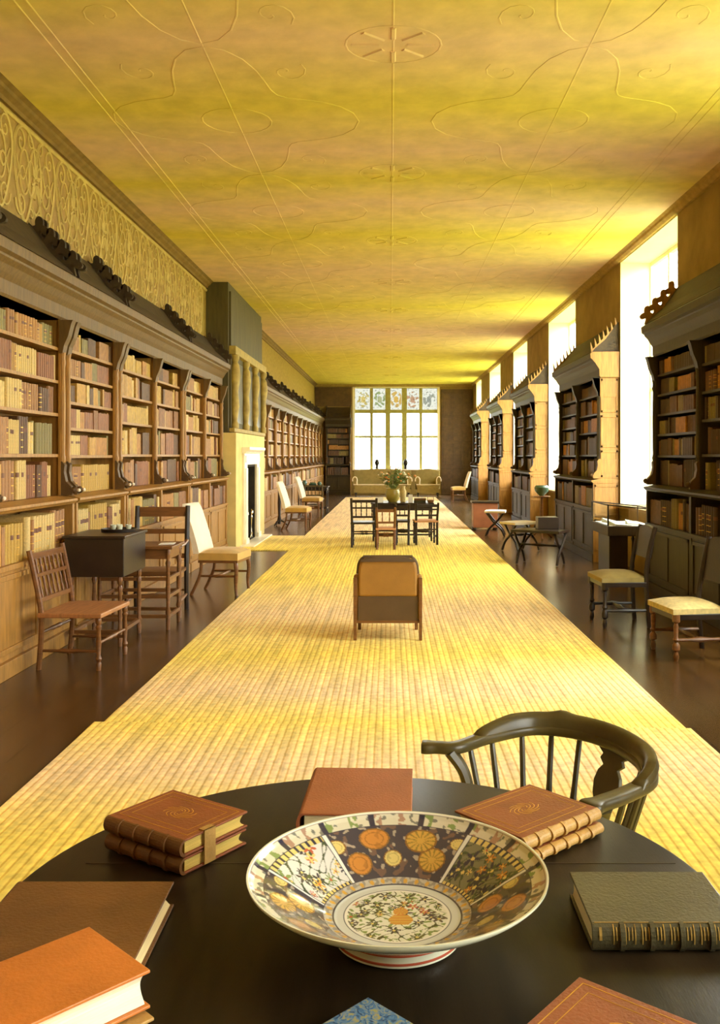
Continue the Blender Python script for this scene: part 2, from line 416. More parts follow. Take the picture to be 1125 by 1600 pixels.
WIN = [(-1.2, 1.7), (5.0, 7.6), (10.95, 13.7), (17.0, 19.9), (23.0, 25.6), (28.6, 31.7), (34.6, 36.6)]
SILL, HEAD, GX = .86, 4.42, 3.86
w = MB(); y = YB
for a, b in WIN:
    w.box((WR, y, 0), (WR+.56, a, H)); w.box((WR, a, 0), (WR+.56, b, SILL-.04)); w.box((WR, a, HEAD+.02), (WR+.56, b, H)); y = b
w.box((WR, y, 0), (WR+.56, YE, H))
struct(w.build('wall_right', 'wall'), 'dark window wall with tall openings between the bookcases', 'wall')
for i, (a, b) in enumerate(WIN):
    wd = thing('window_%d' % (i+1), ['tall side window beside the foreground table', 'tall side window just short of the nearest dark bookcase', 'brightest tall side window, behind the glass display case',
        'tall side window with green bowl before it, second in view', 'third side window in view along the window wall', 'fourth narrow side window along the window wall', 'last side window by the end wall'][i], 'window', (WR, (a+b)/2, 0), kind='structure')
    h = (b-a)/2
    lin = MB()
    lin.box((.004, -h, SILL), (.55, -h+.02, HEAD)).box((.004, h-.02, SILL), (.55, h, HEAD)).box((.004, -h, HEAD), (.55, h, HEAD+.02))
    lin.build('reveal', 'reveal', wd)
    MB().box((-.05, -h, SILL-.04), (.55, h, SILL)).build('sill', 'sill', wd)
    fr = MB(); g = GX-WR
    n = 3
    for k in range(n+1):
        yk = -h+.02 + (2*h-.04)*k/n
        fr.box((g-.03, yk-.03, SILL), (g+.04, yk+.03, HEAD))
    for zz in (SILL+.03, 2.55, 3.55, HEAD-.03): fr.box((g-.025, -h+.02, zz-.025), (g+.035, h-.02, zz+.025))
    fr.build('window_frame', 'reveal', wd)
    MB().box((g+.002, -h+.02, SILL), (g+.008, h-.02, HEAD)).build('pane', 'glass', wd)

# end wall with the five-light window
EW = (-1.55, 2.02, 1.03, 4.42)
w = MB()
w.box((WL, YE, 0), (EW[0], YE+.5, H)).box((EW[1], YE, 0), (WR, YE+.5, H)).box((EW[0], YE, 0), (EW[1], YE+.5, EW[2]-.04)).box((EW[0], YE, EW[3]+.02), (EW[1], YE+.5, H))
struct(w.build('wall_end', 'wall'), 'far end wall around the big five-light window', 'wall')
wd = thing('window_8', 'big five-light end window with a row of painted glass on top', 'window', ((EW[0]+EW[1])/2, YE, 0), kind='structure')
hw = (EW[1]-EW[0])/2
lin = MB()
lin.box((-hw, .005, EW[2]), (-hw+.09, .45, EW[3])).box((hw-.09, .005, EW[2]), (hw, .45, EW[3])).box((-hw, .005, EW[3]-.06), (hw, .45, EW[3]+.02)).box((-hw, -.08, EW[2]-.04), (hw, .45, EW[2]))
lin.build('reveal', 'reveal', wd)
mu = MB()
lw = (2*hw-.18)/5
for k in range(1, 5):
    x = -hw+.09+lw*k; t = .105 if k in (2, 3) else .06
    mu.box((x-t, .2, EW[2]), (x+t, .42, EW[3]-.06))
for zz, t in ((3.40, .075), (2.36, .045)): mu.box((-hw+.09, .22, zz-t), (hw-.09, .40, zz+t))
mu.build('mullion', 'mullion', wd)
MB().box((-hw+.09, .30, EW[2]), (hw-.09, .306, 3.40)).build('clear_pane', 'glass', wd)
# painted lights: a fine grid of coloured glass, a flower spray and wreath in each
for k in range(5):
    x0 = -hw+.09+lw*k; n, m = 26, 40; vs = []; cs = []; fs = []
    cx, cz = x0+lw/2, 3.90
    for i in range(n+1):
        for j in range(m+1):
            x = x0+lw*i/n; z = 3.40+(4.36-3.40)*j/m
            vs.append((x, .30, z))
            u, v = (x-cx)/(lw/2), (z-cz)/.48
            q = noise.noise(Vector((x*9+k*7, z*9, k*3.1))); q2 = noise.noise(Vector((x*17, z*17, 40+k)))
            c = (.93, .93, .84)
            if .35 < math.hypot(u, v*1.1) < .75 and q > .02: c = [(.62, .5, .16), (.34, .42, .2), (.7, .46, .14), (.6, .34, .2), (.4, .42, .36)][k]
            if math.hypot(u, v) < .3: c = [(.78, .6, .2), (.5, .52, .3), (.8, .5, .12), (.62, .36, .24), (.35, .38, .36)][k]
            if q2 > .3: c = tuple(a*.55 for a in c)
            cs.append((c[0]*.06, c[1]*.06, c[2]*.06, 1))
    for i in range(n):
        for j in range(m): a = i*(m+1)+j; fs.append((a, a+m+1, a+m+2, a+1))
    o = MB().add(vs, fs).build('painted_pane', 'stained', wd)
    at = o.data.color_attributes.new('glaze', 'FLOAT_COLOR', 'POINT')
    for i, c in enumerate(cs): at.data[i].color = c

# cornices, skirting
def run_y(poly, y0, y1, x0, sgn):
    return MB().prism(poly, lambda d, z: (x0+sgn*d, y0, z), lambda d, z: (x0+sgn*d, y1, z))
CP = [(0, 4.40), (.03, 4.40), (.04, 4.43), (.08, 4.455), (.09, 4.48), (.13, 4.50), (0, 4.50)]
struct(run_y(CP, YB, YE, WL, 1).build('trim_1', 'corniced'), 'moulded cornice along the top of the fireplace wall', 'cornice')
struct(run_y([(d*.9, z+.0) if z > 4.44 else (d*.9, 4.43) for d, z in CP], YB, YE, WR, -1).build('trim_2', 'frieze'), 'moulded cornice over the side windows', 'cornice')
struct(MB().prism(CP, lambda d, z: (WL, YE-d, z), lambda d, z: (WR, YE-d, z)).build('trim_3', 'frieze'), 'narrow cornice over the end window', 'cornice')

# strapwork frieze on the fireplace wall
fz = MB()
def strap(cy, cz, s):
    X = WL+.004
    def T(pts, r=.014, closed=False): fz.tube([(X, cy+a*s, cz+b*s) for a, b in pts], r, 5, closed, flat=.9)
    for c0 in (-.25, .25):
        T([(c0+.21*math.cos(2*PI*q/26)+.05*math.sin(4*PI*q/26), .42*math.sin(2*PI*q/26)) for q in range(26)], .017, True)
        T([(c0+.10*math.cos(2*PI*q/18), .20*math.sin(2*PI*q/18)+.02) for q in range(18)], .012, True)
    T([(.13*math.cos(2*PI*q/20), .30*math.sin(2*PI*q/20)) for q in range(20)], .014, True)
    for sx in (-1, 1):
        for sy in (-1, 1):
            T([(sx*(.33-.12*t*math.cos(t*9.5)), sy*(.27+.13*t*math.sin(t*9.5))) for t in [k/20 for k in range(21)]], .013)
            T([(sx*(.10+.09*t*math.cos(t*8)), sy*(.33+.09*t*math.sin(t*8))) for t in [k/14 for k in range(15)]], .012)
            T([(sx*(.02+.42*t), sy*(.05+.11*math.sin(t*7))) for t in [k/12 for k in range(13)]], .012)
    for k in range(6):
        a = 2*PI*k/6+.3
        T([(.03*math.cos(a), .03*math.sin(a)), (.08*math.cos(a+.2), .09*math.sin(a+.2)), (.11*math.cos(a), .17*math.sin(a))], .02)
yy = 5.2
while yy < 15.3:
    strap(yy, 3.96, .95); yy += .96
for zz in (3.52, 4.36): fz.tube([(WL+.003, 4.4, zz), (WL+.003, 15.6, zz)], .022, 6)
struct(fz.build('trim_4', 'strap'), 'strapwork plaster frieze of scrolls high on the fireplace wall', 'frieze')

# chimney breast
CBX = -2.73
struct(MB().box((WL, 15.6, 1.97), (CBX, 19.6, H)).build('wall_chimney', 'chimney'), 'dark chimney breast rising above the white fireplace', 'wall')

# ground outside the windows
struct(MB().box((4.2, -60, -2.6), (160, 140, -2.5)).build('ground_outside', 'lawn'), 'pale park grass outside the side windows', 'ground')
struct(MB().box((-60, 39, -2.65), (4.2, 140, -2.55)).build('ground_beyond', 'lawn'), 'pale park grass beyond the end window', 'ground')

# matting
def mat_sheet(name, x0, x1, y0, y1, z0, z1, skew, label):
    n = 60; m = MB(); vs = []; fs = []
    for i in range(n+1):
        t = i/n; y = y0+(y1-y0)*t
        wv = .012*noise.noise(Vector((y*.8, 3, 1)))
        for x in (x0+wv, x1+wv*.7):
            k = (x-x0)/(x1-x0)
            yy = y + (skew*(k-.5) if (i in (0, n)) else skew*(k-.5)*1.0)
            vs += [(x, yy, z0), (x, yy, z1)]
    for i in range(n):
        a, b = i*4, i*4+4
        fs += [(a+1, a+3, b+3, b+1), (a, b, b+2, a+2), (a, a+1, b+1, b), (a+2, b+2, b+3, a+3)]
    fs += [(0, 2, 3, 1), (n*4, n*4+1, n*4+3, n*4+2)]
    m.add(vs, fs)
    return tag(m.build(name, 'mat'), label, 'matting', kind='structure')
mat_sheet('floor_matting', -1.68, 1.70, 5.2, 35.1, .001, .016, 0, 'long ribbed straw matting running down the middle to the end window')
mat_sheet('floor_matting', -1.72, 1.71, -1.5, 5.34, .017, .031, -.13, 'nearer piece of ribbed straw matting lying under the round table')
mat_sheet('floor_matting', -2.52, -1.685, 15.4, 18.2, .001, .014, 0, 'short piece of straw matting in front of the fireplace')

# ---------------------------------------------------------------- bookcases
RB = random.Random(11)
BOOKS = []            # every shelved book: placed later, the ones that show largest as objects of their own
A_SH = [1.594, 1.94, 2.22, 2.50]
B_SH = [1.585, 1.83, 2.06, 2.29, 2.52]
LEDGE, TOP = 1.22, 2.74
def fill_shelf(unit, shelf, side, x_face, y0, y1, z0, h, dens=1.0, big=False, axis='y'):
    y = y0 + .012; n = 0; run = 0
    while y < y1 - .03:
        if run <= 0:
            run = RB.choice([1, 2, 3, 4, 6, 8]); c = RB.choice(LIGHTK if side == 1 else ['dark-brown', 'umber', 'olive', 'umber', 'dark-brown', 'golden-brown']); hh = h*RB.uniform(.74, .93)  # window-side books get darker leathers, standing in for backlit shade
            t0 = RB.uniform(.032, .062)*(1.35 if big else 1); d0 = RB.uniform(0, .03)
            if RB.random() < .03: y += RB.uniform(.05, .16)
        t = t0*RB.uniform(.94, 1.06)
        if y + t > y1 - .005: break
        n += 1; run -= 1
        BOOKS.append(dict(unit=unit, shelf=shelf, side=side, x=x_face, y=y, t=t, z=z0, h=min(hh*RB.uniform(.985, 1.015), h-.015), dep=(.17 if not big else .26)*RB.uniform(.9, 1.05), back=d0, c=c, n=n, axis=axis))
        y += t + .0015

def crest_shape(mb, d0, z0, s, y, th, M_):
    """one trefoil leaf of the cresting, standing on the slope"""
    pts = []
    for i in range(26):
        a = 2*PI*i/26
        r = .052*(1+.42*math.cos(3*a))
        pts.append((d0 + s*r*math.sin(a), z0 + s*(.085 + r*math.cos(a))))
    mb.prism(pts, lambda d, z: M_(d, y-th/2, z), lambda d, z: M_(d, y+th/2, z))
    mb.prism([(d0-.016*s, z0-.02), (d0+.016*s, z0-.02), (d0+.012*s, z0+.06*s), (d0-.012*s, z0+.06*s)], lambda d, z: M_(d, y-th/2, z), lambda d, z: M_(d, y+th/2, z))

def bookcase(label, wallx, sg, ya, yb, bays, unit, shelves=None, crest='leaf', ends=(1, 1), fill=True, ledge_knobs=True, axis='y', group=None):
    """sg: +1 stands against the fireplace wall, -1 against the window wall. d is the distance out from the wall."""
    root = thing('bookcase', label, 'bookcase', (wallx, (ya+yb)/2, 0) if axis == 'y' else ((ya+yb)/2, wallx, 0), 0, group)
    L = yb-ya; h = L/2
    if axis == 'y': Mx = lambda d, u, z: (sg*d, u, z)
    else: Mx = lambda d, u, z: (u, -d, z)
    def bx(mb, d0, d1, u0, u1, z0, z1): mb.box(Mx(d0, u0, z0), Mx(d1, u1, z1))
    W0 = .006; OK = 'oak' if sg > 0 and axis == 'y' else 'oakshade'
    c = MB()
    bx(c, W0, .03, -h, h, .0, TOP+.3)                                   # back
    for u in (-h, h-.035): bx(c, .03, .28, u, u+.035, LEDGE, TOP+.06)
    bd = [-h + L*k/bays for k in range(bays+1)]
    for u in bd[1:-1]: bx(c, .03, .275, u-.018, u+.018, LEDGE, TOP)
    bx(c, .03, .28, -h, h, TOP, TOP+.06)
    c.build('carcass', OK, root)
    b = MB()
    bx(b, .03, .385, -h, -h+.04, 0, 1.18); bx(b, .03, .385, h-.04, h, 0, 1.18)
    for u in bd[1:-1]: bx(b, .03, .38, u-.03, u+.03, 0, 1.18)
    bx(b, .03, .37, -h, h, .12, .78); bx(b, .03, .40, -h-.0, h, 0, .12)
    bx(b, .03, .40, -h, h, .76, .80)
    for k in range(bays):
        u0, u1 = bd[k]+.1, bd[k+1]-.1
        bx(b, .36, .385, u0-.05, u1+.05, .17, .21); bx(b, .36, .385, u0-.05, u1+.05, .69, .73)
        bx(b, .36, .385, u0-.05, u0, .17, .73); bx(b, .36, .385, u1, u1+.05, .17, .73)
        bx(b, .36, .38, (u0+u1)/2-.03, (u0+u1)/2+.03, .17, .73)
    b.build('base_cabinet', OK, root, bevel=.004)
    lg = MB()
    lp = [(W0, 1.17), (.385, 1.17), (.40, 1.185), (.415, 1.195), (.415, 1.215), (.36, 1.225), (.30, 1.24), (W0, 1.24)]
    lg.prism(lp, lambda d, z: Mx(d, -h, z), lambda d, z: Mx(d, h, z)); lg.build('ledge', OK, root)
    allsh = []
    for k in range(bays):
        zs = (shelves[k] if shelves else (A_SH if (k % 2 == 0) else B_SH))
        u0, u1 = bd[k]+.02, bd[k+1]-.02
        for z in zs:
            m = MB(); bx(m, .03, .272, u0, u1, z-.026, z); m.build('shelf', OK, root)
        lv = [1.242] + list(zs) + [TOP]
        if fill:
            for j in range(len(lv)-1):
                hh = lv[j+1]-lv[j]-.03
                fill_shelf(unit+'|%d' % k, len(lv)-2-j, sg if axis == 'y' else 0, (wallx+sg*.262) if axis == 'y' else wallx-.262, (ya+yb)/2+u0+.02, (ya+yb)/2+u1-.02, lv[j]+.001, hh, axis=axis)
            fill_shelf(unit+'|%d' % k, 9, sg if axis == 'y' else 0, (wallx+sg*.37) if axis == 'y' else wallx-.37, (ya+yb)/2+bd[k]+.04, (ya+yb)/2+bd[k+1]-.04, .801, .355, big=True, axis=axis)
    # pilasters with console and capital
    for u in bd:
        uu = min(max(u, -h+.035), h-.035)
        p = MB()
        bx(p, .272, .292, uu-.034, uu+.034, 1.24, TOP)
        pr = [(0, .024), (.04, .03), (.08, .02), (.14, .022), (.5, .026), (.86, .02), (.9, .03), (.95, .022), (1, .03)]
        p.turned(Mx(.298, uu, 1.52), Mx(.298, uu, 2.46), pr, 8)
        p.build('pilaster', OK, root)
        q = MB()
        cs = [(.285, 1.242), (.385, 1.242), (.395, 1.28), (.375, 1.32), (.335, 1.36), (.318, 1.44), (.325, 1.50), (.305, 1.53), (.285, 1.53)]
        q.prism(cs, lambda d, z: Mx(d, uu-.03, z), lambda d, z: Mx(d, uu+.03, z))
        q.ball(Mx(.40, uu, 1.285), .032, 8, 6)
        qo = q.build('console_bracket', 'oakdark', root)
        if ledge_knobs:
            k = MB(); k.ball(Mx(.437, uu, 1.285), .016, 8, 5); k.build('porcelain_knob', 'white', qo)
        t = MB()
        ct = [(.285, 2.45), (.31, 2.45), (.325, 2.52), (.36, 2.60), (.385, 2.70), (.40, 2.735), (.285, 2.735)]
        t.prism(ct, lambda d, z: Mx(d, uu-.045, z), lambda d, z: Mx(d, uu+.045, z)); t.build('capital', 'uppershade' if OK == 'oak' else OK, root)
    # cornice and sloping roof
    co = MB()
    cp = [(W0, 2.74), (.285, 2.74), (.30, 2.76), (.302, 2.86), (.33, 2.90), (.36, 2.95), (.395, 2.985), (.40, 3.0), (.43, 3.02), (.435, 3.09), (.40, 3.115), (W0, 3.12)]
    g = .03
    co.prism(cp, lambda d, z: Mx(d, -h-g, z), lambda d, z: Mx(d, h+g, z)); co.build('cornice', 'uppershade' if OK == 'oak' else OK, root)
    ro = MB(); rp = [(W0, 3.12), (.40, 3.12), (.36, 3.17), (.2, 3.31), (.05, 3.52), (W0, 3.56)]
    ro.prism(rp, lambda d, z: Mx(d, -h, z), lambda d, z: Mx(d, h, z)); ro.build('sloping_top', 'roof', root)
    sl = lambda d: 3.14 + (.40-d)*1.02
    for e, on in ((-1, ends[0]), (1, ends[1])):
        if not on: continue
        cr = MB()
        ye = e*(h-.02)
        if crest == 'leaf':
            for d in (.38, .285, .19, .095): crest_shape(cr, d, sl(d)-.03, 1.3, ye, .035, Mx)
            cr.prism([(W0, 3.12), (.41, 3.12), (.40, 3.16), (W0, 3.575)], lambda d, z: Mx(d, ye-.018, z), lambda d, z: Mx(d, ye+.018, z))
        else:
            for i in range(7):
                d = .40 - i*.06
                cr.prism([(d+.012, sl(d)-.06), (d-.03, sl(d)-.03), (d+.022, sl(d)+.125)], lambda d, z: Mx(d, ye-.016, z), lambda d, z: Mx(d, ye+.016, z))
            cr.prism([(W0, 3.12), (.41, 3.12), (.40, 3.15), (W0, 3.55)], lambda d, z: Mx(d, ye-.018, z), lambda d, z: Mx(d, ye+.018, z))
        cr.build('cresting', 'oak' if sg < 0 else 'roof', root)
        ep = MB()                                                        # panelled end
        def frame(d0, d1, z0, z1):
            yo = e*(h+.012); yi = e*(h-.004)
            for a0, a1, b0, b1 in ((d0, d1, z0, z0+.035), (d0, d1, z1-.035, z1), (d0, d0+.03, z0, z1), (d1-.03, d1, z0, z1)): bx(ep, a0, a1, yi, yo, b0, b1)
        yo = e*(h+.004); yi = e*(h-.006)
        bx(ep, .008, .282, yi, yo, 1.235, 2.80); bx(ep, .008, .386, yi, yo, .0, 1.18)
        if sg < 0 and axis == 'y': ep.prism(cp, lambda d, z: Mx(d+.001, e*(h+g-.002), z), lambda d, z: Mx(d+.001, e*(h+g+.008), z)); ep.prism(ct[:-1]+[(.01, 2.735), (.01, 2.45)], lambda d, z: Mx(d, e*(h-.002), z), lambda d, z: Mx(d, e*(h+.010), z)); ep.prism(lp, lambda d, z: Mx(d, e*(h-.001), z), lambda d, z: Mx(d, e*(h+.010), z)); ep.prism(cs+[(.01, 1.53), (.01, 1.242)], lambda d, z: Mx(d, e*(h-.001), z), lambda d, z: Mx(d, e*(h+.011), z))
        for z0, z1 in ((1.26, 1.66), (1.70, 2.18), (2.22, 2.72)): frame(.02, .275, z0, z1)
        for z0, z1 in ((.16, .64), (.68, 1.15)): frame(.02, .37, z0, z1)
        ep.build('end_panel', 'oak', root, bevel=.003)  # window-side ends keep the lighter oak, painting in the window light
    return root

# fireplace side
bookcase('nearest bookcase on the fireplace wall, cut by the photo edge', WL, 1, 6.36, 7.97, 1, 'the nearest bookcase on the fireplace wall', [A_SH])
bookcase('single-bay bookcase behind the spindle-back chair, second on the fireplace wall', WL, 1, 8.03, 9.52, 1, 'the second bookcase on the fireplace wall', [B_SH])
bookcase('double bookcase behind the gate-leg table, third on the fireplace wall', WL, 1, 9.58, 12.53, 2, 'the third bookcase on the fireplace wall', [A_SH, A_SH])
bookcase('double bookcase ending at the chimney breast, just short of the fireplace', WL, 1, 12.59, 15.44, 2, 'the bookcase just short of the fireplace', [A_SH, A_SH])
bookcase('bookcase before the photo edge on the fireplace wall', WL, 1, 4.75, 6.30, 1, 'the bookcase outside the photo edge', [A_SH], fill=True)
FL = ['first bookcase beyond the fireplace, touching the chimney breast', 'second bookcase beyond the fireplace, behind the white-backed chair', 'third bookcase beyond the fireplace, behind the far side table',
      'fourth bookcase beyond the fireplace', 'fifth bookcase beyond the fireplace', 'last bookcase beyond the fireplace, in the far corner']
for i in range(6):
    a = 19.7 + i*3.02
    bookcase(FL[i], WL, 1, a, a+2.96, 2, FL[i], [A_SH, A_SH], ledge_knobs=False)
# window side
PR = [(7.72, 10.93), (13.72, 16.97), (19.92, 22.97), (25.62, 28.57), (31.72, 34.57)]
RN = ['nearest dark bookcase on the window wall, leaf cresting against the brightest window', 'bookcase beyond the display case with a bright panelled end and spiked cresting', 'third bookcase along the window wall, between second and third windows',
      'fourth bookcase along the window wall', 'farthest narrow bookcase along the window wall']
for i, (a, b) in enumerate(PR):
    bookcase(RN[i], WR, -1, a+.03, b-.03, 2, RN[i], [A_SH, B_SH], crest='leaf' if i == 0 else 'spike', ledge_knobs=False)
bookcase('dark bookcase on the end wall beside the big window', YE, 1, -2.62, -1.62, 1, 'the bookcase on the end wall', [B_SH], axis='x', ledge_knobs=False)

# dark panelling on the end wall between window and window wall
pn = thing('wall_panelling', 'dark panelling on the end wall by the last side window', 'panelling', (2.7, YE, 0), kind='structure')
m = MB(); m.box((-.62, -.05, 0), (.66, -.005, 4.3))
for k in range(3):
    for z in (.2, 1.2, 2.2, 3.2):
        x = -.58+k*.41; m.box((x+.03, -.07, z), (x+.36, -.05, z+.9))
m.build('panel_board', 'oakdark', pn, bevel=.01)
m = MB(); m.box((WL+.02, YE-.05, 3.6), (-1.6, YE-.005, 4.38))
struct(m.build('wall_hanging_board', 'oakdark'), 'dark board high on the end wall over the end bookcase', 'panelling')

# ---------------------------------------------------------------- shelved books
F = 1450.
def pxy(x, y, z): return 610+F*x/y, 712-F*(z-1.58)/y
def area(b):
    if b['axis'] == 'x':
        if b['x'] < 1: return 0
        return F*b['t']/b['x']*F*b['h']/b['x']
    if b['y'] < 1: return 0
    x0 = pxy(b['x'], b['y'], 0)[0]; x1 = pxy(b['x'], b['y']+b['t'], 0)[0]
    lo, hi = min(x0, x1), max(x0, x1); lo = max(lo, 10); hi = min(hi, 1125)
    return max(0, hi-lo)*F*b['h']/b['y']
for b in BOOKS: b['a'] = area(b)
BOOKS.sort(key=lambda b: -b['a'])
SOLO, REST = BOOKS[:300], BOOKS[300:]

def book_mesh(c, style):
    """unit book: spine towards +X at x=0, thickness along Y, height along Z; raised bands and a title label on the spine"""
    m = MB()
    zs = [0, .015, .17, .19, .36, .38, .56, .58, .70, .72, .985, 1]
    n = 6; rows = []
    for z in zs:
        band = z in (.17, .19, .36, .38, .56, .58, .70, .72)
        k = 1.0 if not band else 1.0
        rows.append([(-.14*(1-math.cos(PI*(j/n-.5)))*1.0 + 0*k, .5+.5*math.sin(PI*(j/n-.5)), z) for j in range(n+1)])
    vs = [p for r in rows for p in r]; W = n+1
    for i in range(len(zs)-1):
        fs = [(i*W+j, i*W+j+1, (i+1)*W+j+1, (i+1)*W+j) for j in range(n)]
        lab = 1 if (i == 7 and style in (0, 2)) else (2 if i in (2, 4, 6, 8) and style != 1 else 0)
        m.v_off = len(m.v)
        m.add(vs if i == 0 else [], [], 0) if i == 0 else None
        for f in fs: m.f.append(list(f)); m.m.append(lab); m.s.append(True)
    # boards and page block
    m.box((-1, 0, 0), (-.12, .09, 1)); m.box((-1, .91, 0), (-.12, 1, 1))
    m.box((-.97, .09, .012), (-.1, .91, .975), 3)
    me_o = m.build('book', ['L_'+c, 'labelred', 'gold' if style == 0 else 'L_'+c, 'paper'])
    me = me_o.data; bpy.data.objects.remove(me_o)
    return me
BM = {}
ORD = ['first', 'second', 'third', 'fourth', 'fifth', 'sixth', 'seventh', 'eighth', 'ninth', 'tenth', 'eleventh', 'twelfth', 'thirteenth', 'fourteenth', 'fifteenth', 'sixteenth', 'seventeenth', 'eighteenth', 'nineteenth', 'twentieth']
def ordinal(n):
    if n <= 20: return ORD[n-1]
    if n == 30: return 'thirtieth'
    if n == 40: return 'fortieth'
    if n == 50: return 'fiftieth'
    t = {2: 'twenty', 3: 'thirty', 4: 'forty', 5: 'fifty', 6: 'sixty'}[n//10]
    return t if n % 10 == 0 else t+'-'+ORD[n % 10-1]
SHN = {0: 'top shelf', 1: 'second shelf down', 2: 'third shelf down', 3: 'fourth shelf down', 4: 'fifth shelf down', 5: 'sixth shelf down', 9: 'folio row'}
UN = {'the nearest bookcase on the fireplace wall|0': 'nearest fireplace-side bookcase', 'the second bookcase on the fireplace wall|0': 'second fireplace-side bookcase',
      'the third bookcase on the fireplace wall|0': 'third fireplace-side bookcase', 'the third bookcase on the fireplace wall|1': 'far bay, third fireplace-side bookcase',
      RN[0]+'|0': 'nearest window-side bookcase', RN[0]+'|1': 'far bay, nearest window-side bookcase'}
cnt = {}
for b in BOOKS: cnt[(b['unit'], b['shelf'])] = max(cnt.get((b['unit'], b['shelf']), 0), b['n'])
for b in SOLO:
    st = RB.choice([1, 1, 1, 0, 2]); k = (b['c'], st)
    if k not in BM: BM[k] = book_mesh(*k)
    o = bpy.data.objects.new('book', BM[k]); col.objects.link(o)
    if b['side'] == 1:
        o.location = (b['x']-b['back'], b['y'], b['z']); o.scale = (b['dep'], b['t'], b['h'])
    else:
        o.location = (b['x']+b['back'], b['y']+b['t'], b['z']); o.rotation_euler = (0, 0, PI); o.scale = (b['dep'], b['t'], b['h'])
    far = cnt[(b['unit'], b['shelf'])]-b['n']+1
    u = UN.get(b['unit'], b['unit'].split('|')[0])
    tag(o, '%s book, %s from the far end, %s, %s' % (b['c'], ordinal(far), SHN[b['shelf']], u), 'book', 'shelved books, '+SHN[b['shelf']]+', '+u)
m = MB()
for b in REST:
    mi = LK.index(b['c']); t, h, d = b['t'], b['h'], b['dep']
    prof = [(0-.12*t, 0), (.0, .25*t), (.0, .75*t), (-.12*t, t)]
    if b['axis'] == 'y':
        x = b['x']-b['side']*b['back']; s = b['side']
        P = [(x+s*(p-0), b['y']+q) for p, q in prof] + [(x-s*d, b['y']+t), (x-s*d, b['y'])]
    else:
        P = [(b['y']+q, b['x']+b['back']-p) for p, q in prof] + [(b['y']+t, b['x']+d), (b['y'], b['x']+d)]
    m.prism(P, lambda p, q: (p, q, b['z']), lambda p, q: (p, q, b['z']+h), mi)
tag(m.build('shelved_books', ['L_'+k for k in LK]), 'rows of tan and brown leather books in the further bookcases down the gallery', 'books', kind='stuff')
# ---------------------------------------------------------------- foreground table and what lies on it
TZ = .75; TBK = TZ+.0012
tb = thing('round_table', 'big dark polished round table carrying the bowl and the old books', 'table', (-.05, 1.73, 0))
R = .68
tp = MB()
prof = [(0, -.03), (R-.03, -.03), (R-.006, -.022), (R, -.012), (R-.004, -.003), (R-.012, 0), (0, 0)]
tp.lathe(prof[1:-1], 96, (0, 0, TZ)); tp.build('table_top', 'table', tb)
gv = MB(); gv.box((-R+.11, .158, TZ), (R-.05, .162, TZ+.0006)); gv.build('leaf_joint', 'black', tb)
ap = MB(); ap.lathe([(.50, -.13), (.52, -.13), (.52, -.03), (.50, -.03)], 48, (0, 0, TZ), closed=True); ap.build('apron', 'table', tb)
pd = MB(); pd.lathe([(.05, .1), (.09, .14), (.05, .2), (.06, .34), (.1, .46), (.06, .56), (.09, .66), (.16, .72)], 20); pd.build('pedestal', 'table', tb)
for k in range(4):
    a = PI/4+k*PI/2; c, s_ = math.cos(a), math.sin(a)
    MB().tube([(c*r_, s_*r_, z) for r_, z in ((.04, .2), (.2, .17), (.34, .08), (.42, .03))], [.04, .04, .035, .028], 8).build('leg', 'table', tb)

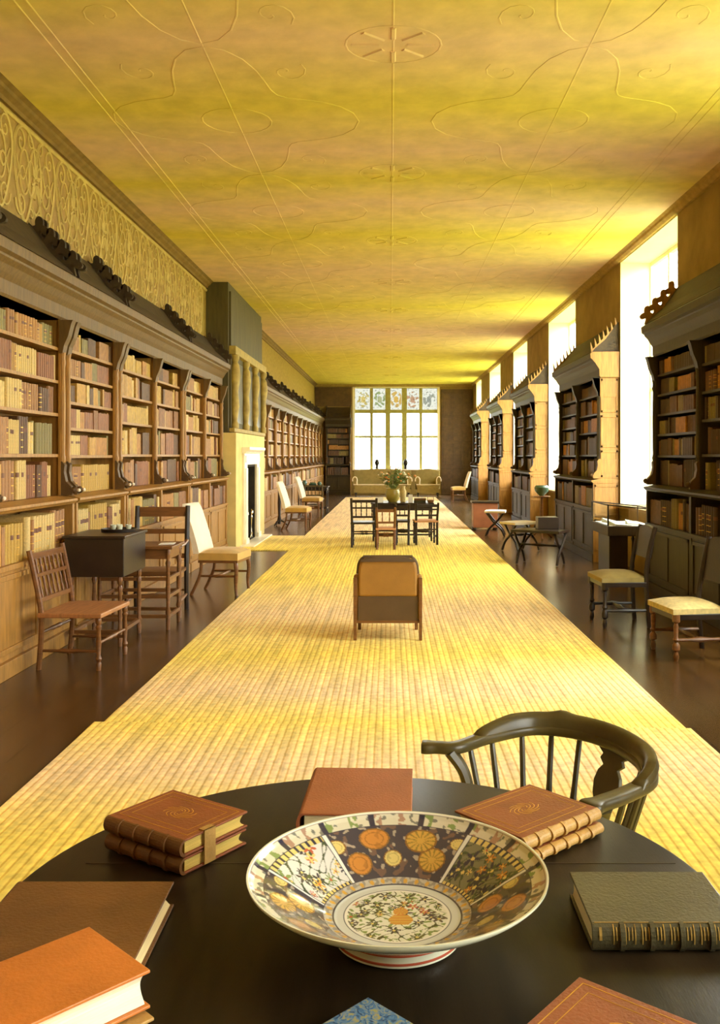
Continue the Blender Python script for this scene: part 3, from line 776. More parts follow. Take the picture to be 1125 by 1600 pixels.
def book(name, label, c3, ang, L, W, t, z, cover, spine=None, pages='paper', bands=5, panel=True, rounded=True, group=None):
    """lying book: c3 centre (x, y); local x = spine -> fore-edge, local y = along the spine; ang turns local x"""
    o = thing(name, label, 'book', (c3[0], c3[1], z), ang, group)
    bt = .0045; h = t
    m = MB()
    m.box((-W/2+.006, -L/2, 0), (W/2, L/2, bt)); m.box((-W/2+.006, -L/2, h-bt), (W/2, L/2, h))
    cv = m.build('cover', cover, o, bevel=.0012)
    s = MB(); n = 10; pts = []
    for i in range(n+1):
        a = PI/2 + PI*i/n
        pts.append((-W/2+.008+.014*math.cos(a)*1.0, h/2+h/2*math.sin(a)))
    for i in range(n, -1, -1):
        a = PI/2 + PI*i/n
        pts.append((-W/2+.010+.009*math.cos(a), h/2+(h/2-bt)*math.sin(a)))
    s.prism(pts, lambda x, z_: (x, -L/2, z_), lambda x, z_: (x, L/2, z_))
    so = s.build('spine', spine or cover, o, sharp=50)
    for k in range(bands):
        y = -L/2 + L*(k+1)/(bands+1); s = MB()
        bp = [(-W/2+.007+.0175*math.cos(PI/2+PI*i/n), h/2+(h/2+.0012)*math.sin(PI/2+PI*i/n)) for i in range(n+1)]
        s.prism(bp, lambda x, z_: (x, y-.004, z_), lambda x, z_: (x, y+.004, z_)); s.build('raised_band', spine or cover, so, sharp=50)
    p = MB(); k = 8; pts = [(-W/2+.012, bt+.0006)]
    for i in range(k+1):
        v = i/k; pts.append((W/2-.006-.012*math.sin(PI*v), bt+.0006+(h-2*bt-.0012)*v))
    pts.append((-W/2+.012, h-bt-.0006))
    p.prism(pts, lambda x, z_: (x, -L/2+.005, z_), lambda x, z_: (x, L/2-.005, z_)); p.build('page_block', pages, o, sharp=50)
    if panel:
        g = MB(); zt = h+.0001
        for ins, wd_ in ((.012, .0016), (.03, .0011)):
            x0, x1, y0, y1 = -W/2+.014+ins, W/2-ins, -L/2+ins, L/2-ins
            for a, b in (((x0, y0), (x1, y0+wd_)), ((x0, y1-wd_), (x1, y1)), ((x0, y0), (x0+wd_, y1)), ((x1-wd_, y0), (x1, y1))):
                g.box((a[0], a[1], zt), (b[0], b[1], zt+.0003))
        for q in range(8):
            a = 2*PI*q/8; cx = .008
            g.tube([(cx+(.008+.02*tt)*math.cos(a+tt*2.2)*1.0, (.008+.034*tt)*math.sin(a+tt*2.2), zt) for tt in [e/7 for e in range(8)]], .0011, 5, flat=.3, up=(0, 0, 1))
        g.build('gilt_tooling', 'gold' if panel is True else panel, cv)
    return o

# two volumes stacked by the far edge of the table (spines to the viewer's side)
a1 = math.atan2(.56, -.83); u = (math.cos(a1), math.sin(a1)); nrm = (u[1], -u[0])      # spine direction
cA = (-.452, 1.966)
angA = a1 + PI/2                                                                    # local x away from the spine
if math.sin(angA) < 0: angA += PI
book('leather_book', 'red-brown leather volume on top of the stack with the tan page marker', cA, angA, .228, .188, .034, TBK+.0368, 'redbook', 'brownbook', bands=4, pages='paperyellow')
lowA = book('leather_book', 'lower volume under the red-brown one, tied with the tan page marker', cA, angA, .224, .185, .0335, TBK, 'redbook', 'brownbook', bands=4, panel=False, pages='paperyellow')
e = Matrix.Rotation(angA, 4, 'Z')
mk = MB(); mk.box((-.035, -.1172, -.033), (-.004, -.1148, .0362)); mk.box((-.035, -.1172, .0342), (-.004, -.100, .0362))
tm = mk.build('page_marker', 'tanspine', bpy.data.objects['leather_book'])

# flat rose-red book by the far edge
book('leather_book', 'plain rose-red book lying flat behind the bowl at the table edge', (-.072, 2.165), math.radians(-2), .30, .245, .05, TBK, 'pinkbook', bands=0, panel=False)
# two volumes with rounded tan spines before the chair
a2 = math.radians(41); cC = (.30, 2.035)
xdir = (-math.sin(a2), math.cos(a2)); angC = math.atan2(xdir[1], xdir[0])
book('leather_book', 'upper of two brown books with tan ribbed spines in front of the bow chair', cC, angC, .25, .20, .027, TBK+.0262, 'redbook', 'tanspine', bands=5)
book('leather_book', 'lower of two brown books with tan ribbed spines in front of the bow chair', (cC[0]+.004, cC[1]-.006), angC, .25, .20, .023, TBK, 'redbook', 'tanspine', bands=5, panel=False)
# green folio with gilt spine
gD = book('leather_book', 'large black-green book with gilt-tooled spine at the table edge', (.462, 1.648), PI/2, .25, .197, .046, TBK, 'greenbook', bands=4, panel=False)
g = MB()
for y in (-.112, -.082, -.062, -.034, -.014, .014, .036, .064, .088):
    for q in ((-.004, -.0015, .0015, .004) if y > -.1 else (0,)):
        wds = .0008 if q else .0022
        pts = [(-.0905+.0157*math.cos(PI/2+PI*i/10), .023+.0233*math.sin(PI/2+PI*i/10)) for i in range(1, 7)]
        if abs(q) < .002: pts = pts[1:5]
        pin = [(x+.0006, z) for x, z in pts[::-1]]
        yq = y+q*2
        g.prism(pts+pin, lambda x, z: (x, -(yq-wds), z), lambda x, z: (x, -(yq+wds), z))
g.box((-.0925, -.12, .0461), (-.0905, .12, .0464))
g.build('gilt_spine_tooling', 'goldmuted', [c for c in gD.children if c.name.startswith('spine')][0])
# dark brown book, orange book on another, blue and brown ones at the near edge
book('leather_book', 'dark brown book lying square behind the orange book', (-.543, 1.567), 0, .28, .29, .046, TBK, 'brownbook', bands=0, panel=False)
cF = (-.411-.122*.95, 1.4137-.126*.95)
dirR = math.atan2(-.119, .124)
ctr = (-.411 + .124/2 - .122*1.02, 1.4137 - .119/2 - .126*1.02)
angF = math.atan2(-.126, -.122) + PI      # local x points to the back-left? spine kept on the hidden side
# F: edge back->right is .172 (width across), edge going to the viewer is .25 (along); pages show on the right side
book('leather_book', 'bright orange-tan book with white page edges, on top at the nearest corner', ctr, dirR, .25, .172, .052, TBK+.081, 'orangebook', pages='paperwhite', bands=0, panel=False)
book('leather_book', 'thick tan book under the bright orange one', (ctr[0]+.012, ctr[1]-.016), dirR, .245, .170, .079, TBK, 'tanspine', pages='paper', bands=0, panel=False)
def corner_book(label, P, u, v, Lu, Lv, t, cover, **k):
    u = Vector(u).normalized(); v = Vector(v).normalized()
    c = Vector(P)+u*Lu/2+v*Lv/2
    return book('leather_book', label, (c.x, c.y), math.atan2(u.y, u.x)+PI, Lv, Lu, t, TBK, cover, **k)
corner_book('small book in blue marbled paper at the near edge below the bowl', (-.033, 1.373), (-.70, -.714), (.714, -.70), .13, .19, .028, 'bluebook', panel=False, bands=0)
corner_book('brown book with gilt border at the near edge, nearest the window side', (.287, 1.409), (-.64, -.77), (.77, -.64), .18, .26, .038, 'redbook', bands=4)

# ---------------------------------------------------------------- the bowl
bowl = thing('porcelain_bowl', 'large flared porcelain bowl painted in dark blue, gold and iron red', 'bowl', (.012, 1.602, TBK))
inn = [(0, .034), (.06, .0345), (.105, .036), (.122, .041), (.15, .056), (.19, .0795), (.225, .098), (.245, .108), (.2545, .1165)]
lens = [0]
for i in range(1, len(inn)): lens.append(lens[-1]+math.dist(inn[i], inn[i-1]))
def prof_at(t):
    d = t*lens[-1]
    for i in range(1, len(inn)):
        if d <= lens[i]+1e-9:
            k = (d-lens[i-1])/(lens[i]-lens[i-1]); return (inn[i-1][0]+(inn[i][0]-inn[i-1][0])*k, inn[i-1][1]+(inn[i][1]-inn[i-1][1])*k)
    return inn[-1]
NT, NR = 640, 170
vs = []; cs = []; fs = []
WHT = (.80, .80, .72); BLU = (.035, .035, .06); DGR = (.06, .085, .04); GLD = (.62, .36, .07); ORG = (.58, .24, .05); YL = (.72, .58, .2); RED = (.5, .12, .06); GRN = (.22, .30, .1); GRY = (.62, .66, .62)
def nz3(x, y, z): return noise.noise(Vector((x, y, z)))
rg = random.Random(5)
def motifs(n, s0, s1, v0, v1, cols, rmin, rmax):
    return [(rg.uniform(s0, s1), rg.uniform(v0, v1), rg.uniform(rmin, rmax), rg.choice(cols), rg.choice((5, 6, 8)), rg.uniform(0, 6)) for _ in range(n)]
LIGHTP = motifs(10, -.085, .085, .010, .085, [ORG, YL, RED, GLD, YL], .008, .014) + motifs(16, -.09, .09, .006, .09, [BLU, BLU, DGR, GRN, BLU], .010, .017)
DARKP = motifs(9, -.085, .085, .010, .085, [GLD, YL, ORG, GRN], .006, .012) + motifs(18, -.09, .09, .004, .092, [BLU, BLU, DGR, BLU], .012, .022)
MEDAL = motifs(9, -.075, .075, -.075, .075, [GLD, ORG, YL, RED], .006, .011) + motifs(30, -.08, .08, -.08, .08, [BLU, DGR, DGR, BLU, GRN], .008, .015)
def spray(s_, v_, ms):
    for cx, cy, r_, c, n_, ph in ms:
        dx, dy = s_-cx, v_-cy
        d = math.hypot(dx, dy)
        if d < r_:
            k = r_*(.62+.38*math.cos(n_*math.atan2(dy, dx)+ph))
            if d < r_*.22: return YL if c in (BLU, DGR, RED, ORG) else RED
            if d < k: return c
    q = abs(math.sin(s_*95+3*math.sin(v_*60))*math.cos(v_*80+2*math.sin(s_*70)))
    if q < .09: return DGR
    return None
ROUND = [(-.115, .70, .020, YL), (-.040, .74, .029, ORG), (.044, .70, .031, GLD), (.113, .76, .016, YL), (-.083, .30, .029, ORG), (-.008, .34, .021, YL), (.076, .36, .031, GLD)]
def glaze(r, th):
    x, y = r*math.cos(th), r*math.sin(th)
    if r < .092:                       # medallion: vase of flowers among foliage
        if r > .086: return WHT
        if abs(x-.006) < .015-.006*math.sin(y*120) and -.03 < y < .004: return GLD if math.sin(y*700) < .5 else ORG
        if math.hypot(x-.006, y-.016) < .013: return ORG if math.sin(math.atan2(y-.016, x-.006)*9) > 0 else GLD
        c = spray(x, y, MEDAL)
        if c is not None: return c
        return (.74, .75, .62) if nz3(x*120, y*120, 9) < .25 else GRN
    if r < .094: return BLU
    if r < .110: return GRY
    if r < .112: return BLU
    if r < .127:
        k = math.sin(th*36)*math.sin((r-.112)/.015*PI)
        return GLD if k > .45 else ((.30, .28, .24) if nz3(x*120, y*120, 4) > 0 else (.5, .46, .38))
    if r < .129: return BLU
    if r < .228:
        v = (r-.129)/.099
        deg = math.degrees(th) % 360
        k = int(((deg-52.5+360) % 360)//60) if False else None
        # panels centred on 90, 150, ... ; borders bow a little
        bow = 5*math.sin(v*PI)-2
        rel = (deg-90+720+38) % 120; sect = int(((deg-90+720+38) % 360)//120)
        if rel < 76: pi_ = 2*sect; off = rel; mid_ = 38; edge = min(off, 76-off)
        else: pi_ = 2*sect+1; off = rel-76; mid_ = 22; edge = min(off, 44-off)
        if edge < .9: return WHT
        if edge < 1.5: return BLU
        n1 = nz3(x*55, y*55, 5+pi_); n2 = nz3(x*95, y*95, 11+pi_)
        if pi_ % 2 == 0:
            s = math.radians(mid_-off)*.185
            for cx, cv, cr_, cc in ROUND:
                d = math.hypot(s-cx, (v-cv)*.125)
                q = cr_*.95
                if d < q:
                    a = math.atan2((v-cv)*.125, s-cx)
                    if d > q*.88: return (.25, .12, .03)
                    if cc == GLD: return (.30, .20, .04) if math.sin(a*13) > .45 and d > q*.25 else cc
                    if .55*q < d < .63*q: return tuple(c_*.6 for c_ in cc)
                    return cc if n2 < .3 else tuple(c_*.75 for c_ in cc)
            if n2 > .33: return (.40, .34, .26)
            if n1 > .3: return (.16, .10, .08)
            return (.055, .05, .065)
        dark = pi_ == 5
        sl_ = math.radians(mid_-off)*.185; vl_ = v*.095
        c = spray(sl_, vl_, DARKP if dark else LIGHTP)
        if c is None: c = ((.70, .69, .64) if not dark else (.20, .20, .12))
        if v > .88 or v < .05: c = YL if math.sin(th*90) > -.3 else BLU
        return c
    if r < .230: return BLU
    if r < .2515:
        sct = math.sin(th*30); n1 = nz3(x*80, y*80, 3)
        c = (.66, .62, .46)
        if math.sin(th*15) > .93: c = BLU
        elif sct > .55 and n1 > -.1: c = GRN if math.sin(th*7) > 0 else (.40, .24, .16)
        elif n1 > .3: c = (.2, .2, .16)
        return c
    if r < .2525: return (.3, .26, .2)
    return (.86, .84, .70)
for i in range(NR+1):
    r, z = prof_at(i/NR)
    for j in range(NT):
        th = 2*PI*j/NT
        vs.append((r*math.cos(th), r*math.sin(th), z)); cs.append(glaze(r, th))
for i in range(NR):
    for j in range(NT): fs.append((i*NT+j, (i+1)*NT+j, (i+1)*NT+(j+1) % NT, i*NT+(j+1) % NT))
bm_ = MB(); bm_.v = vs; bm_.f = [list(f) for f in fs]; bm_.m = [0]*len(fs); bm_.s = [True]*len(fs)
out = [(.2545, .1165), (.258, .117), (.258, .1135), (.246, .102), (.225, .0885), (.19, .069), (.15, .046), (.115, .028), (.10, .022)]
nb = len(vs); n2 = 160; ov = []
o_in = bm_.build('painted_inside', 'glaze', bowl, sharp=80)
at = o_in.data.color_attributes.new('glaze', 'FLOAT_COLOR', 'POINT')
buf = []
for c in cs: buf += [c[0], c[1], c[2], 1.]
at.data.foreach_set('color', buf)
m = MB(); m.lathe(out + [(.10, .0235), (.11, .029), (.15, .049), (.19, .072), (.225, .091), (.2545, .1155)], 128, closed=True); m.build('body', 'porcelain', bowl, sharp=60)
m = MB(); m.lathe([(.100, .004), (.104, 0), (.109, .003), (.108, .024), (.112, .028), (.100, .028)], 96, closed=True); fr_ = m.build('foot_ring', 'porcelain', bowl, sharp=60)
m = MB()
for r_, z_ in ((.1095, .006), (.1095, .020)): m.lathe([(r_-.001, z_), (r_+.0008, z_+.001), (r_+.0008, z_+.0035), (r_-.001, z_+.0045)], 96, closed=True)
m.build('red_foot_line', 'ironred', fr_)

# ---------------------------------------------------------------- bow-backed chair behind the table
bc = thing('bow_armchair', 'dark green-brown bow-back armchair with spindles and vase-shaped splat behind the table', 'chair', (.42, 2.66, 0))
O = Vector((.42, 2.66, 0))
rail = [(.095, 2.805), (.14, 2.80), (.202, 2.80), (.299, 2.893), (.4526, 2.983), (.587, 2.945), (.68, 2.83), (.722, 2.66), (.700, 2.515), (.62, 2.418), (.53, 2.345), (.49, 2.315)]
rp = [Vector((x-O.x, y-O.y, .70)) for x, y in rail]
sp = poly_spline(rp, 8)
n = len(sp); prof = []
rl = MB()
def railw(t):                            # half width of the flat arm: paddle ends, narrower bow
    if t < .07: return .026+.006*math.sin(t/.07*PI)
    if t > .93: return .026+.008*math.sin((1-t)/.07*PI)
    return .024
vs = []; fs = []
for i, p in enumerate(sp):
    t = i/(n-1)
    tg = (sp[min(i+1, n-1)]-sp[max(i-1, 0)]).normalized(); sd = Vector((tg.y, -tg.x, 0))*railw(t)
    h0 = .014
    for a, b in ((-1, -.6), (-.8, -1), (.8, -1), (1, -.6), (1, .6), (.8, 1), (-.8, 1), (-1, .6)): vs.append(p + sd*a + Vector((0, 0, h0*b)))
for i in range(n-1):
    for j in range(8): fs.append((i*8+j, i*8+(j+1) % 8, i*8+8+(j+1) % 8, i*8+8+j))
fs += [tuple(range(7, -1, -1)), tuple((n-1)*8+j for j in range(8))]
rl.add(vs, fs, 0, True); rl.build('arm_bow', 'chairdark', bc, sharp=70)
# raised crest along the middle of the bow
cr_ = MB(); vs = []; fs = []; ids = [i for i in range(n) if .24 < i/(n-1) < .80]
for q, i in enumerate(ids):
    t = q/(len(ids)-1); p = sp[i]
    tg = (sp[min(i+1, n-1)]-sp[max(i-1, 0)]).normalized(); sd = Vector((tg.y, -tg.x, 0))
    e_ = min(1, min(t, 1-t)*7); hh = .012+.040*e_**.6 + (.010*math.exp(-((t-.32)/.03)**2))
    for a, z in ((-.020, .008), (.022, .008), (.026, hh*.6), (.020, hh), (-.004, hh), (-.016, hh*.7)): vs.append(p - sd*a*1.0 + Vector((0, 0, z)))
k = 6
for q in range(len(ids)-1):
    for j in range(k): fs.append((q*k+j, q*k+(j+1) % k, q*k+k+(j+1) % k, q*k+k+j))
fs += [tuple(range(k-1, -1, -1)), tuple((len(ids)-1)*k+j for j in range(k))]
cr_.add(vs, fs, 0, True); cr_.build('crest', 'chairdark', bc, sharp=60)
# seat
sc_c = Vector((.40-O.x, 2.63-O.y, 0))
def inward(p, d, z):
    v = Vector((p.x, p.y, 0))-sc_c; L_ = v.length
    w_ = sc_c + v*(1-d/L_); return Vector((w_.x, w_.y, z))
st = [inward(p, .055, 0) for p in sp[10:-8:4]]
front = [Vector((.30-O.x, 2.36-O.y, 0)), Vector((.18-O.x, 2.46-O.y, 0)), Vector((.13-O.x, 2.62-O.y, 0))]
outl = [(v.x, v.y) for v in st+front]
seat = MB(); seat.prism(outl, lambda x, y: (x, y, .425), lambda x, y: (x, y, .458)); seat.build('seat', 'chairdark', bc, bevel=.008)
# spindles, arm supports, splat
def at_t(t):
    f = t*(n-1); i = min(int(f), n-2); return sp[i].lerp(sp[i+1], f-i)
for t in (.225, .285, .345, .405, .465, .64, .70, .77, .83):
    p = at_t(t); q = inward(p, .075, .455)
    MB().turned(q, p+Vector((0, 0, -.008)), [(0, .010), (.15, .012), (.4, .009), (.85, .009), (1, .008)], 8).build('spindle', 'chairdark', bc)
for t in (.155, .905):
    p = at_t(t); q = inward(p, .06, .455)
    dirn = (at_t(.5)-at_t(0 if t < .5 else 1)).normalized()*.03
    pts = poly_spline([p+Vector((0, 0, -.01)), p.lerp(q, .3)+dirn*.9, p.lerp(q, .7)+dirn*.9, q], 5)
    MB().tube(pts, [.032-.005*math.sin(i/(len(pts)-1)*PI) for i in range(len(pts))], 8, flat=.65).build('arm_support', 'chairdark', bc)
pm = at_t(.553); qm = inward(pm, .08, .455)
tg = (at_t(.58)-at_t(.52)).normalized(); up = (pm-qm).normalized()
ol = [(-.075, 1), (-.070, .93), (-.045, .88), (-.055, .82), (-.034, .76), (-.052, .68), (-.062, .55), (-.055, .40), (-.03, .26), (-.035, .15), (-.055, .06), (-.055, 0)]
ol = ol + [(-a, b) for a, b in ol[::-1]]
Ls = (pm-qm).length-.006; nn = tg.cross(up).normalized()
MB().prism(ol, lambda a, b: qm+tg*a+up*b*Ls-nn*.007, lambda a, b: qm+tg*a+up*b*Ls+nn*.007).build('splat', 'chairdark', bc, bevel=.003)
for x, y in ((.22, 2.50), (.40, 2.40), (.60, 2.62), (.38, 2.84)):
    q = Vector((x-O.x, y-O.y, .43)); f = Vector(((x-O.x-sc_c.x)*1.3+sc_c.x, (y-O.y-sc_c.y)*1.3+sc_c.y, .0))
    f.z = .031
    MB().turned(q, f, [(0, .016), (.15, .022), (.2, .014), (.5, .022), (.75, .015), (1, .013)], 10).build('leg', 'chairdark', bc)
# ---------------------------------------------------------------- chairs
TURN = [(0, .018), (.04, .022), (.1, .022), (.13, .014), (.17, .024), (.24, .015), (.5, .021), (.72, .015), (.78, .024), (.84, .014), (.87, .021), (1, .017)]
def spindle_chair(name, label, loc, rz, wood, W=.52, D=.46, sh=.43, bh=.87, ns=7, seatmat=None, group=None, tiers=2):
    o = thing(name, label, 'chair', loc, rz, group)
    w, d = W/2, D/2
    m = MB(); m.box((-w, -d, sh-.035), (w, d, sh)); m.build('seat', seatmat or wood, o, bevel=.008)
    for s in (-1, 1):
        MB().turned((s*(w-.03), d-.03, sh-.035), (s*(w-.03), d-.03, 0), TURN, 10).build('leg', wood, o)
        pts = [(s*(w-.025), -d+.0, 0), (s*(w-.025), -d+.02, sh*.6), (s*(w-.025), -d+.02, sh), (s*(w-.02), -d-.02, sh+(bh-sh)*.5), (s*(w-.015), -d-.07, bh)]
        MB().tube(poly_spline(pts, 4), .021, 8).build('back_post', wood, o)
    yb = lambda z: -d+.02-.09*max(0, (z-sh)/(bh-sh))**1.1
    rails = [(bh-.05, .05), (sh+.09, .035)] + ([((bh+sh)/2+.04, .028)] if tiers == 2 else [])
    for z, h in rails:
        MB().bar((-w+.02, yb(z), z), (w-.02, yb(z), z), .02, h).build('back_rail', wood, o, bevel=.003)
    zs = sorted(z for z, h in rails)
    for a, b in zip(zs[:-1], zs[1:]):
        for k in range(ns):
            x = -w+.05+(W-.1)*(k+.5)/ns
            MB().turned((x, yb(a), a), (x, yb(b), b), [(0, .007), (.3, .0115), (.5, .007), (.7, .0115), (1, .007)], 7).build('spindle', wood, o)
    for z, a, b in ((.20, (-w+.03, d-.03), (w-.03, d-.03)), (.14, (-w+.03, -d+.01), (-w+.03, d-.03)), (.14, (w-.03, -d+.01), (w-.03, d-.03)), (.27, (-w+.03, -d+.01), (w-.03, -d+.01))):
        MB().turned((a[0], a[1], z), (b[0], b[1], z), [(0, .011), (.3, .012), (.42, .019), (.5, .013), (.58, .019), (.7, .012), (1, .011)], 8).build('stretcher', wood, o)
    return o
spindle_chair('spindle_chair', 'brown chair with two tiers of back spindles beside the nearest fireplace-side bookcase', (-2.34, 7.12, 0), face(1, -.06), 'walnut', W=.62, D=.48, sh=.42, bh=.88, ns=7, seatmat='beech')

def upholstered_chair(label, loc, rz, group):
    o = thing('upholstered_chair', label, 'chair', loc, rz, group)
    w, d = .28, .24
    m = MB(); m.cushion((-w, -d+.02, .40), (w, d, .52), .04, taper=.06); m.build('seat', 'tan', o, sharp=60)
    m = MB(); m.box((-w+.005, d-.05, .37), (w-.005, d-.004, .40)); m.box((-w+.005, -d+.02, .37), (-w+.03, d-.05, .40)); m.box((w-.03, -d+.02, .37), (w-.005, d-.05, .40)); m.build('seat_rail', 'walnut', o)
    b = MB(); nA, nB = 10, 12; vs = []; fs = []
    for i in range(nB+1):
        t = i/nB; z = .47+.56*t; y0 = -d+.03-.17*t**1.2
        ww = (w-.01)*(1 if t < .85 else (1-((t-.85)/.15)**2*.18))
        th = .075*(1-.35*t)
        for j in range(nA+1):
            u = j/nA*2-1; vs.append((u*ww, y0+.025*(1-u**4)*(1-(2*t-1)**6), z))
        for j in range(nA+1):
            u = 1-j/nA*2; vs.append((u*ww, y0-th+.005, z))
    q = 2*(nA+1)
    for i in range(nB):
        for j in range(q): fs.append((i*q+j, i*q+(j+1) % q, i*q+q+(j+1) % q, i*q+q+j))
    fs += [tuple(range(q-1, -1, -1)), tuple(nB*q+j for j in range(q))]
    b.add(vs, fs, 0, True); b.build('back', 'white', o, sharp=70)
    for s in (-1, 1):
        MB().tube(poly_spline([(s*(w-.03), d-.035, .40), (s*(w-.02), d-.02, .28), (s*(w-.03), d-.03, .12), (s*(w-.025), d-.02, 0)], 4), [.026]*4+[.023]*4+[.018]*4+[.02], 8).build('leg', 'walnut', o)
        MB().tube(poly_spline([(s*(w-.03), -d+.05, .40), (s*(w-.03), -d+.04, .25), (s*(w-.03), -d-.02, .1), (s*(w-.03), -d-.07, 0)], 4), .019, 8).build('leg', 'walnut', o)
        MB().turned((s*(w-.03), -d+.02, .22), (s*(w-.03), d-.03, .22), [(0, .012), (.4, .014), (.5, .02), (.6, .014), (1, .012)], 8).build('stretcher', 'walnut', o)
    MB().turned((-w+.03, 0, .22), (w-.03, 0, .22), [(0, .012), (.4, .014), (.5, .02), (.6, .014), (1, .012)], 8).build('stretcher', 'walnut', o)
    return o
uc = upholstered_chair('high white-backed chair with tan seat just before the fireplace', (-1.92, 10.72, 0), face(1, -.12), 'white-backed chairs')
dup(uc, (-1.96, 19.7, 0), face(1, -.1), 'white-backed chair with tan seat just beyond the fireplace', 'white-backed chairs')
dup(uc, (2.36, 32.2, 0), face(-1, -.05), 'white-backed chair against the window wall near the end window', 'white-backed chairs')
dup(uc, (-2.05, 24.3, 0), face(1, -.1), 'white-backed chair at the far side table beyond the fireplace', 'white-backed chairs')

def open_armchair(label, loc, rz):
    o = thing('open_armchair', label, 'chair', loc, rz)
    w, d = .275, .27
    MB().cushion((-w+.02, -d+.03, .41), (w-.02, d, .46), .02).build('seat', 'walnut', o, sharp=60)
    for s in (-1, 1):
        MB().turned((s*(w-.02), d-.03, .68), (s*(w-.02), d-.03, 0), [(t*1.0, r) for t, r in TURN], 10).build('leg', 'walnut', o)
        MB().tube(poly_spline([(s*(w-.02), -d, 0), (s*(w-.02), -d+.02, .42), (s*(w-.02), -d-.03, .8), (s*(w-.02), -d-.08, 1.06)], 5), .026, 8).build('back_post', 'black', o)
        MB().tube(poly_spline([(s*(w-.02), -d-.01, .71), (s*(w-.02), -.05, .69), (s*(w-.01), d-.06, .70), (s*(w-.01), d+.03, .68)], 5), .022, 8, flat=.7).build('arm', 'walnut', o)
        MB().turned((s*(w-.02), -d+.01, .16), (s*(w-.02), d-.03, .16), [(0, .012), (.5, .018), (1, .012)], 8).build('stretcher', 'walnut', o)
    for z, h in ((1.0, .10), (.80, .05), (.55, .05)):
        y = -d+.02-.1*max(0, (z-.42)/.64)
        MB().bar((-w+.03, y, z), (w-.03, y, z), .02, h).build('back_rail', 'walnut', o, bevel=.004)
    for y, z in ((d-.03, .22), (-d+.01, .2)):
        MB().turned((-w+.02, y, z), (w-.02, y, z), [(0, .012), (.35, .014), (.5, .022), (.65, .014), (1, .012)], 8).build('stretcher', 'walnut', o)
    return o
open_armchair('open wooden armchair with tall dark back posts beyond the small gate-leg table', (-2.33, 9.27, 0), face(0.08, -1))

def cushion_chair(label, loc, rz, seatm, group=None, sh=.43, legm='walnut'):
    o = thing('cushion_chair', label, 'chair', loc, rz, group)
    w, d = .25, .225
    m = MB(); m.cushion((-w, -d+.02, sh-.07), (w, d, sh+.015), .045, taper=.12); m.build('seat', seatm, o, sharp=60)
    m = MB(); m.box((-w+.012, -d+.03, sh-.115), (w-.012, d-.012, sh-.071)); m.build('seat_rail', 'black', o, bevel=.004)
    for s in (-1, 1):
        MB().turned((s*(w-.03), d-.035, sh-.07), (s*(w-.03), d-.035, 0), [(0, .03), (.16, .03), (.2, .014), (.26, .02), (.5, .016), (.54, .026), (.6, .015), (.66, .03), (.76, .03), (.8, .014), (.9, .024), (1, .016)], 10).build('leg', legm, o)
        MB().tube(poly_spline([(s*(w-.035), -d, 0), (s*(w-.035), -d+.03, sh-.05), (s*(w-.04), -d, sh+.2), (s*(w-.045), -d-.06, .92)], 5), .022, 8).build('back_post', 'black', o)
        MB().turned((s*(w-.035), -d+.02, .16), (s*(w-.035), d-.035, .16), [(0, .014), (.3, .014), (.5, .024), (.7, .014), (1, .014)], 8).build('stretcher', legm, o)
    MB().turned((-w+.03, -.01, .16), (w-.03, -.01, .16), [(0, .013), (.3, .015), (.5, .026), (.7, .015), (1, .013)], 8).build('stretcher', legm, o)
    b = MB(); pts = []
    for i in range(9):
        u = i/8*2-1; pts.append((u*(w-.06), .90+.03*(1-u*u)))
    pts = [(-(w-.06), sh+.14)] + pts + [((w-.06), sh+.14)]
    yb = lambda z: -d+.02-.085*max(0, (z-sh)/.5)
    b.prism(pts, lambda x, z: (x, yb(z)-.028, z), lambda x, z: (x, yb(z)+.012, z)); b.build('back', 'black', o, bevel=.008)
    return o
cc = cushion_chair('cream-seated chair with turned legs in the dark before the nearest window-side bookcase', (2.36, 7.38, 0), face(-1, -.12), 'cream', 'cushioned chairs by the window wall')
c2 = cushion_chair('olive-seated chair facing the matting, beyond the cream-seated one', (2.14, 8.72, 0), face(-1, -.05), 'olive', 'cushioned chairs by the window wall', sh=.49, legm='black')

# low upholstered armchair seen from behind, alone on the matting
ac = thing('low_armchair', 'low tan armchair seen from behind, alone in the middle of the matting', 'armchair', (-.022, 8.12, .0165))
W = .285
def back_outline(k=1.0, z0=.37, z1=.70):
    pts = [(-W*k, z0), (-W*k, .56)]
    for i in range(7):
        a = PI/2*i/6; pts.append((-W*k+.07*(1-math.cos(a))+.004, z1-.10+.10*math.sin(a)))
    pts += [(-x, z) for x, z in pts[::-1]]
    return pts
m = MB(); m.prism(back_outline(.88), lambda x, z: (x, -.27-.06*(z-.37), z), lambda x, z: (x, -.16-.13*(z-.37), z)); m.build('back', 'chairtan', ac, bevel=.02)
tr = [(x, z) for x, z in back_outline(.945, .60)]
rim = poly_spline([(x, -.215-.1*(z-.37), z+.004) for x, z in back_outline(.885)[1:-1]], 3)
MB().tube(rim, .016, 10, flat=1.0, up=(0, 1, 0)).build('back_rim', 'chairbrown', ac)
m = MB(); m.cushion((-W*.80, -.30, .668), (W*.80, -.20, .712), .03); m.build('top_roll', 'chairbrown', ac, sharp=60)
m = MB(); m.box((-W+.03, -.262, .155), (W-.03, -.235, .372)); m.build('lower_back_panel', 'chairbrown', ac, bevel=.004)
m = MB(); m.cushion((-W+.05, -.16, .20), (W-.05, .25, .36), .05); m.build('seat', 'chairtan', ac, sharp=60)
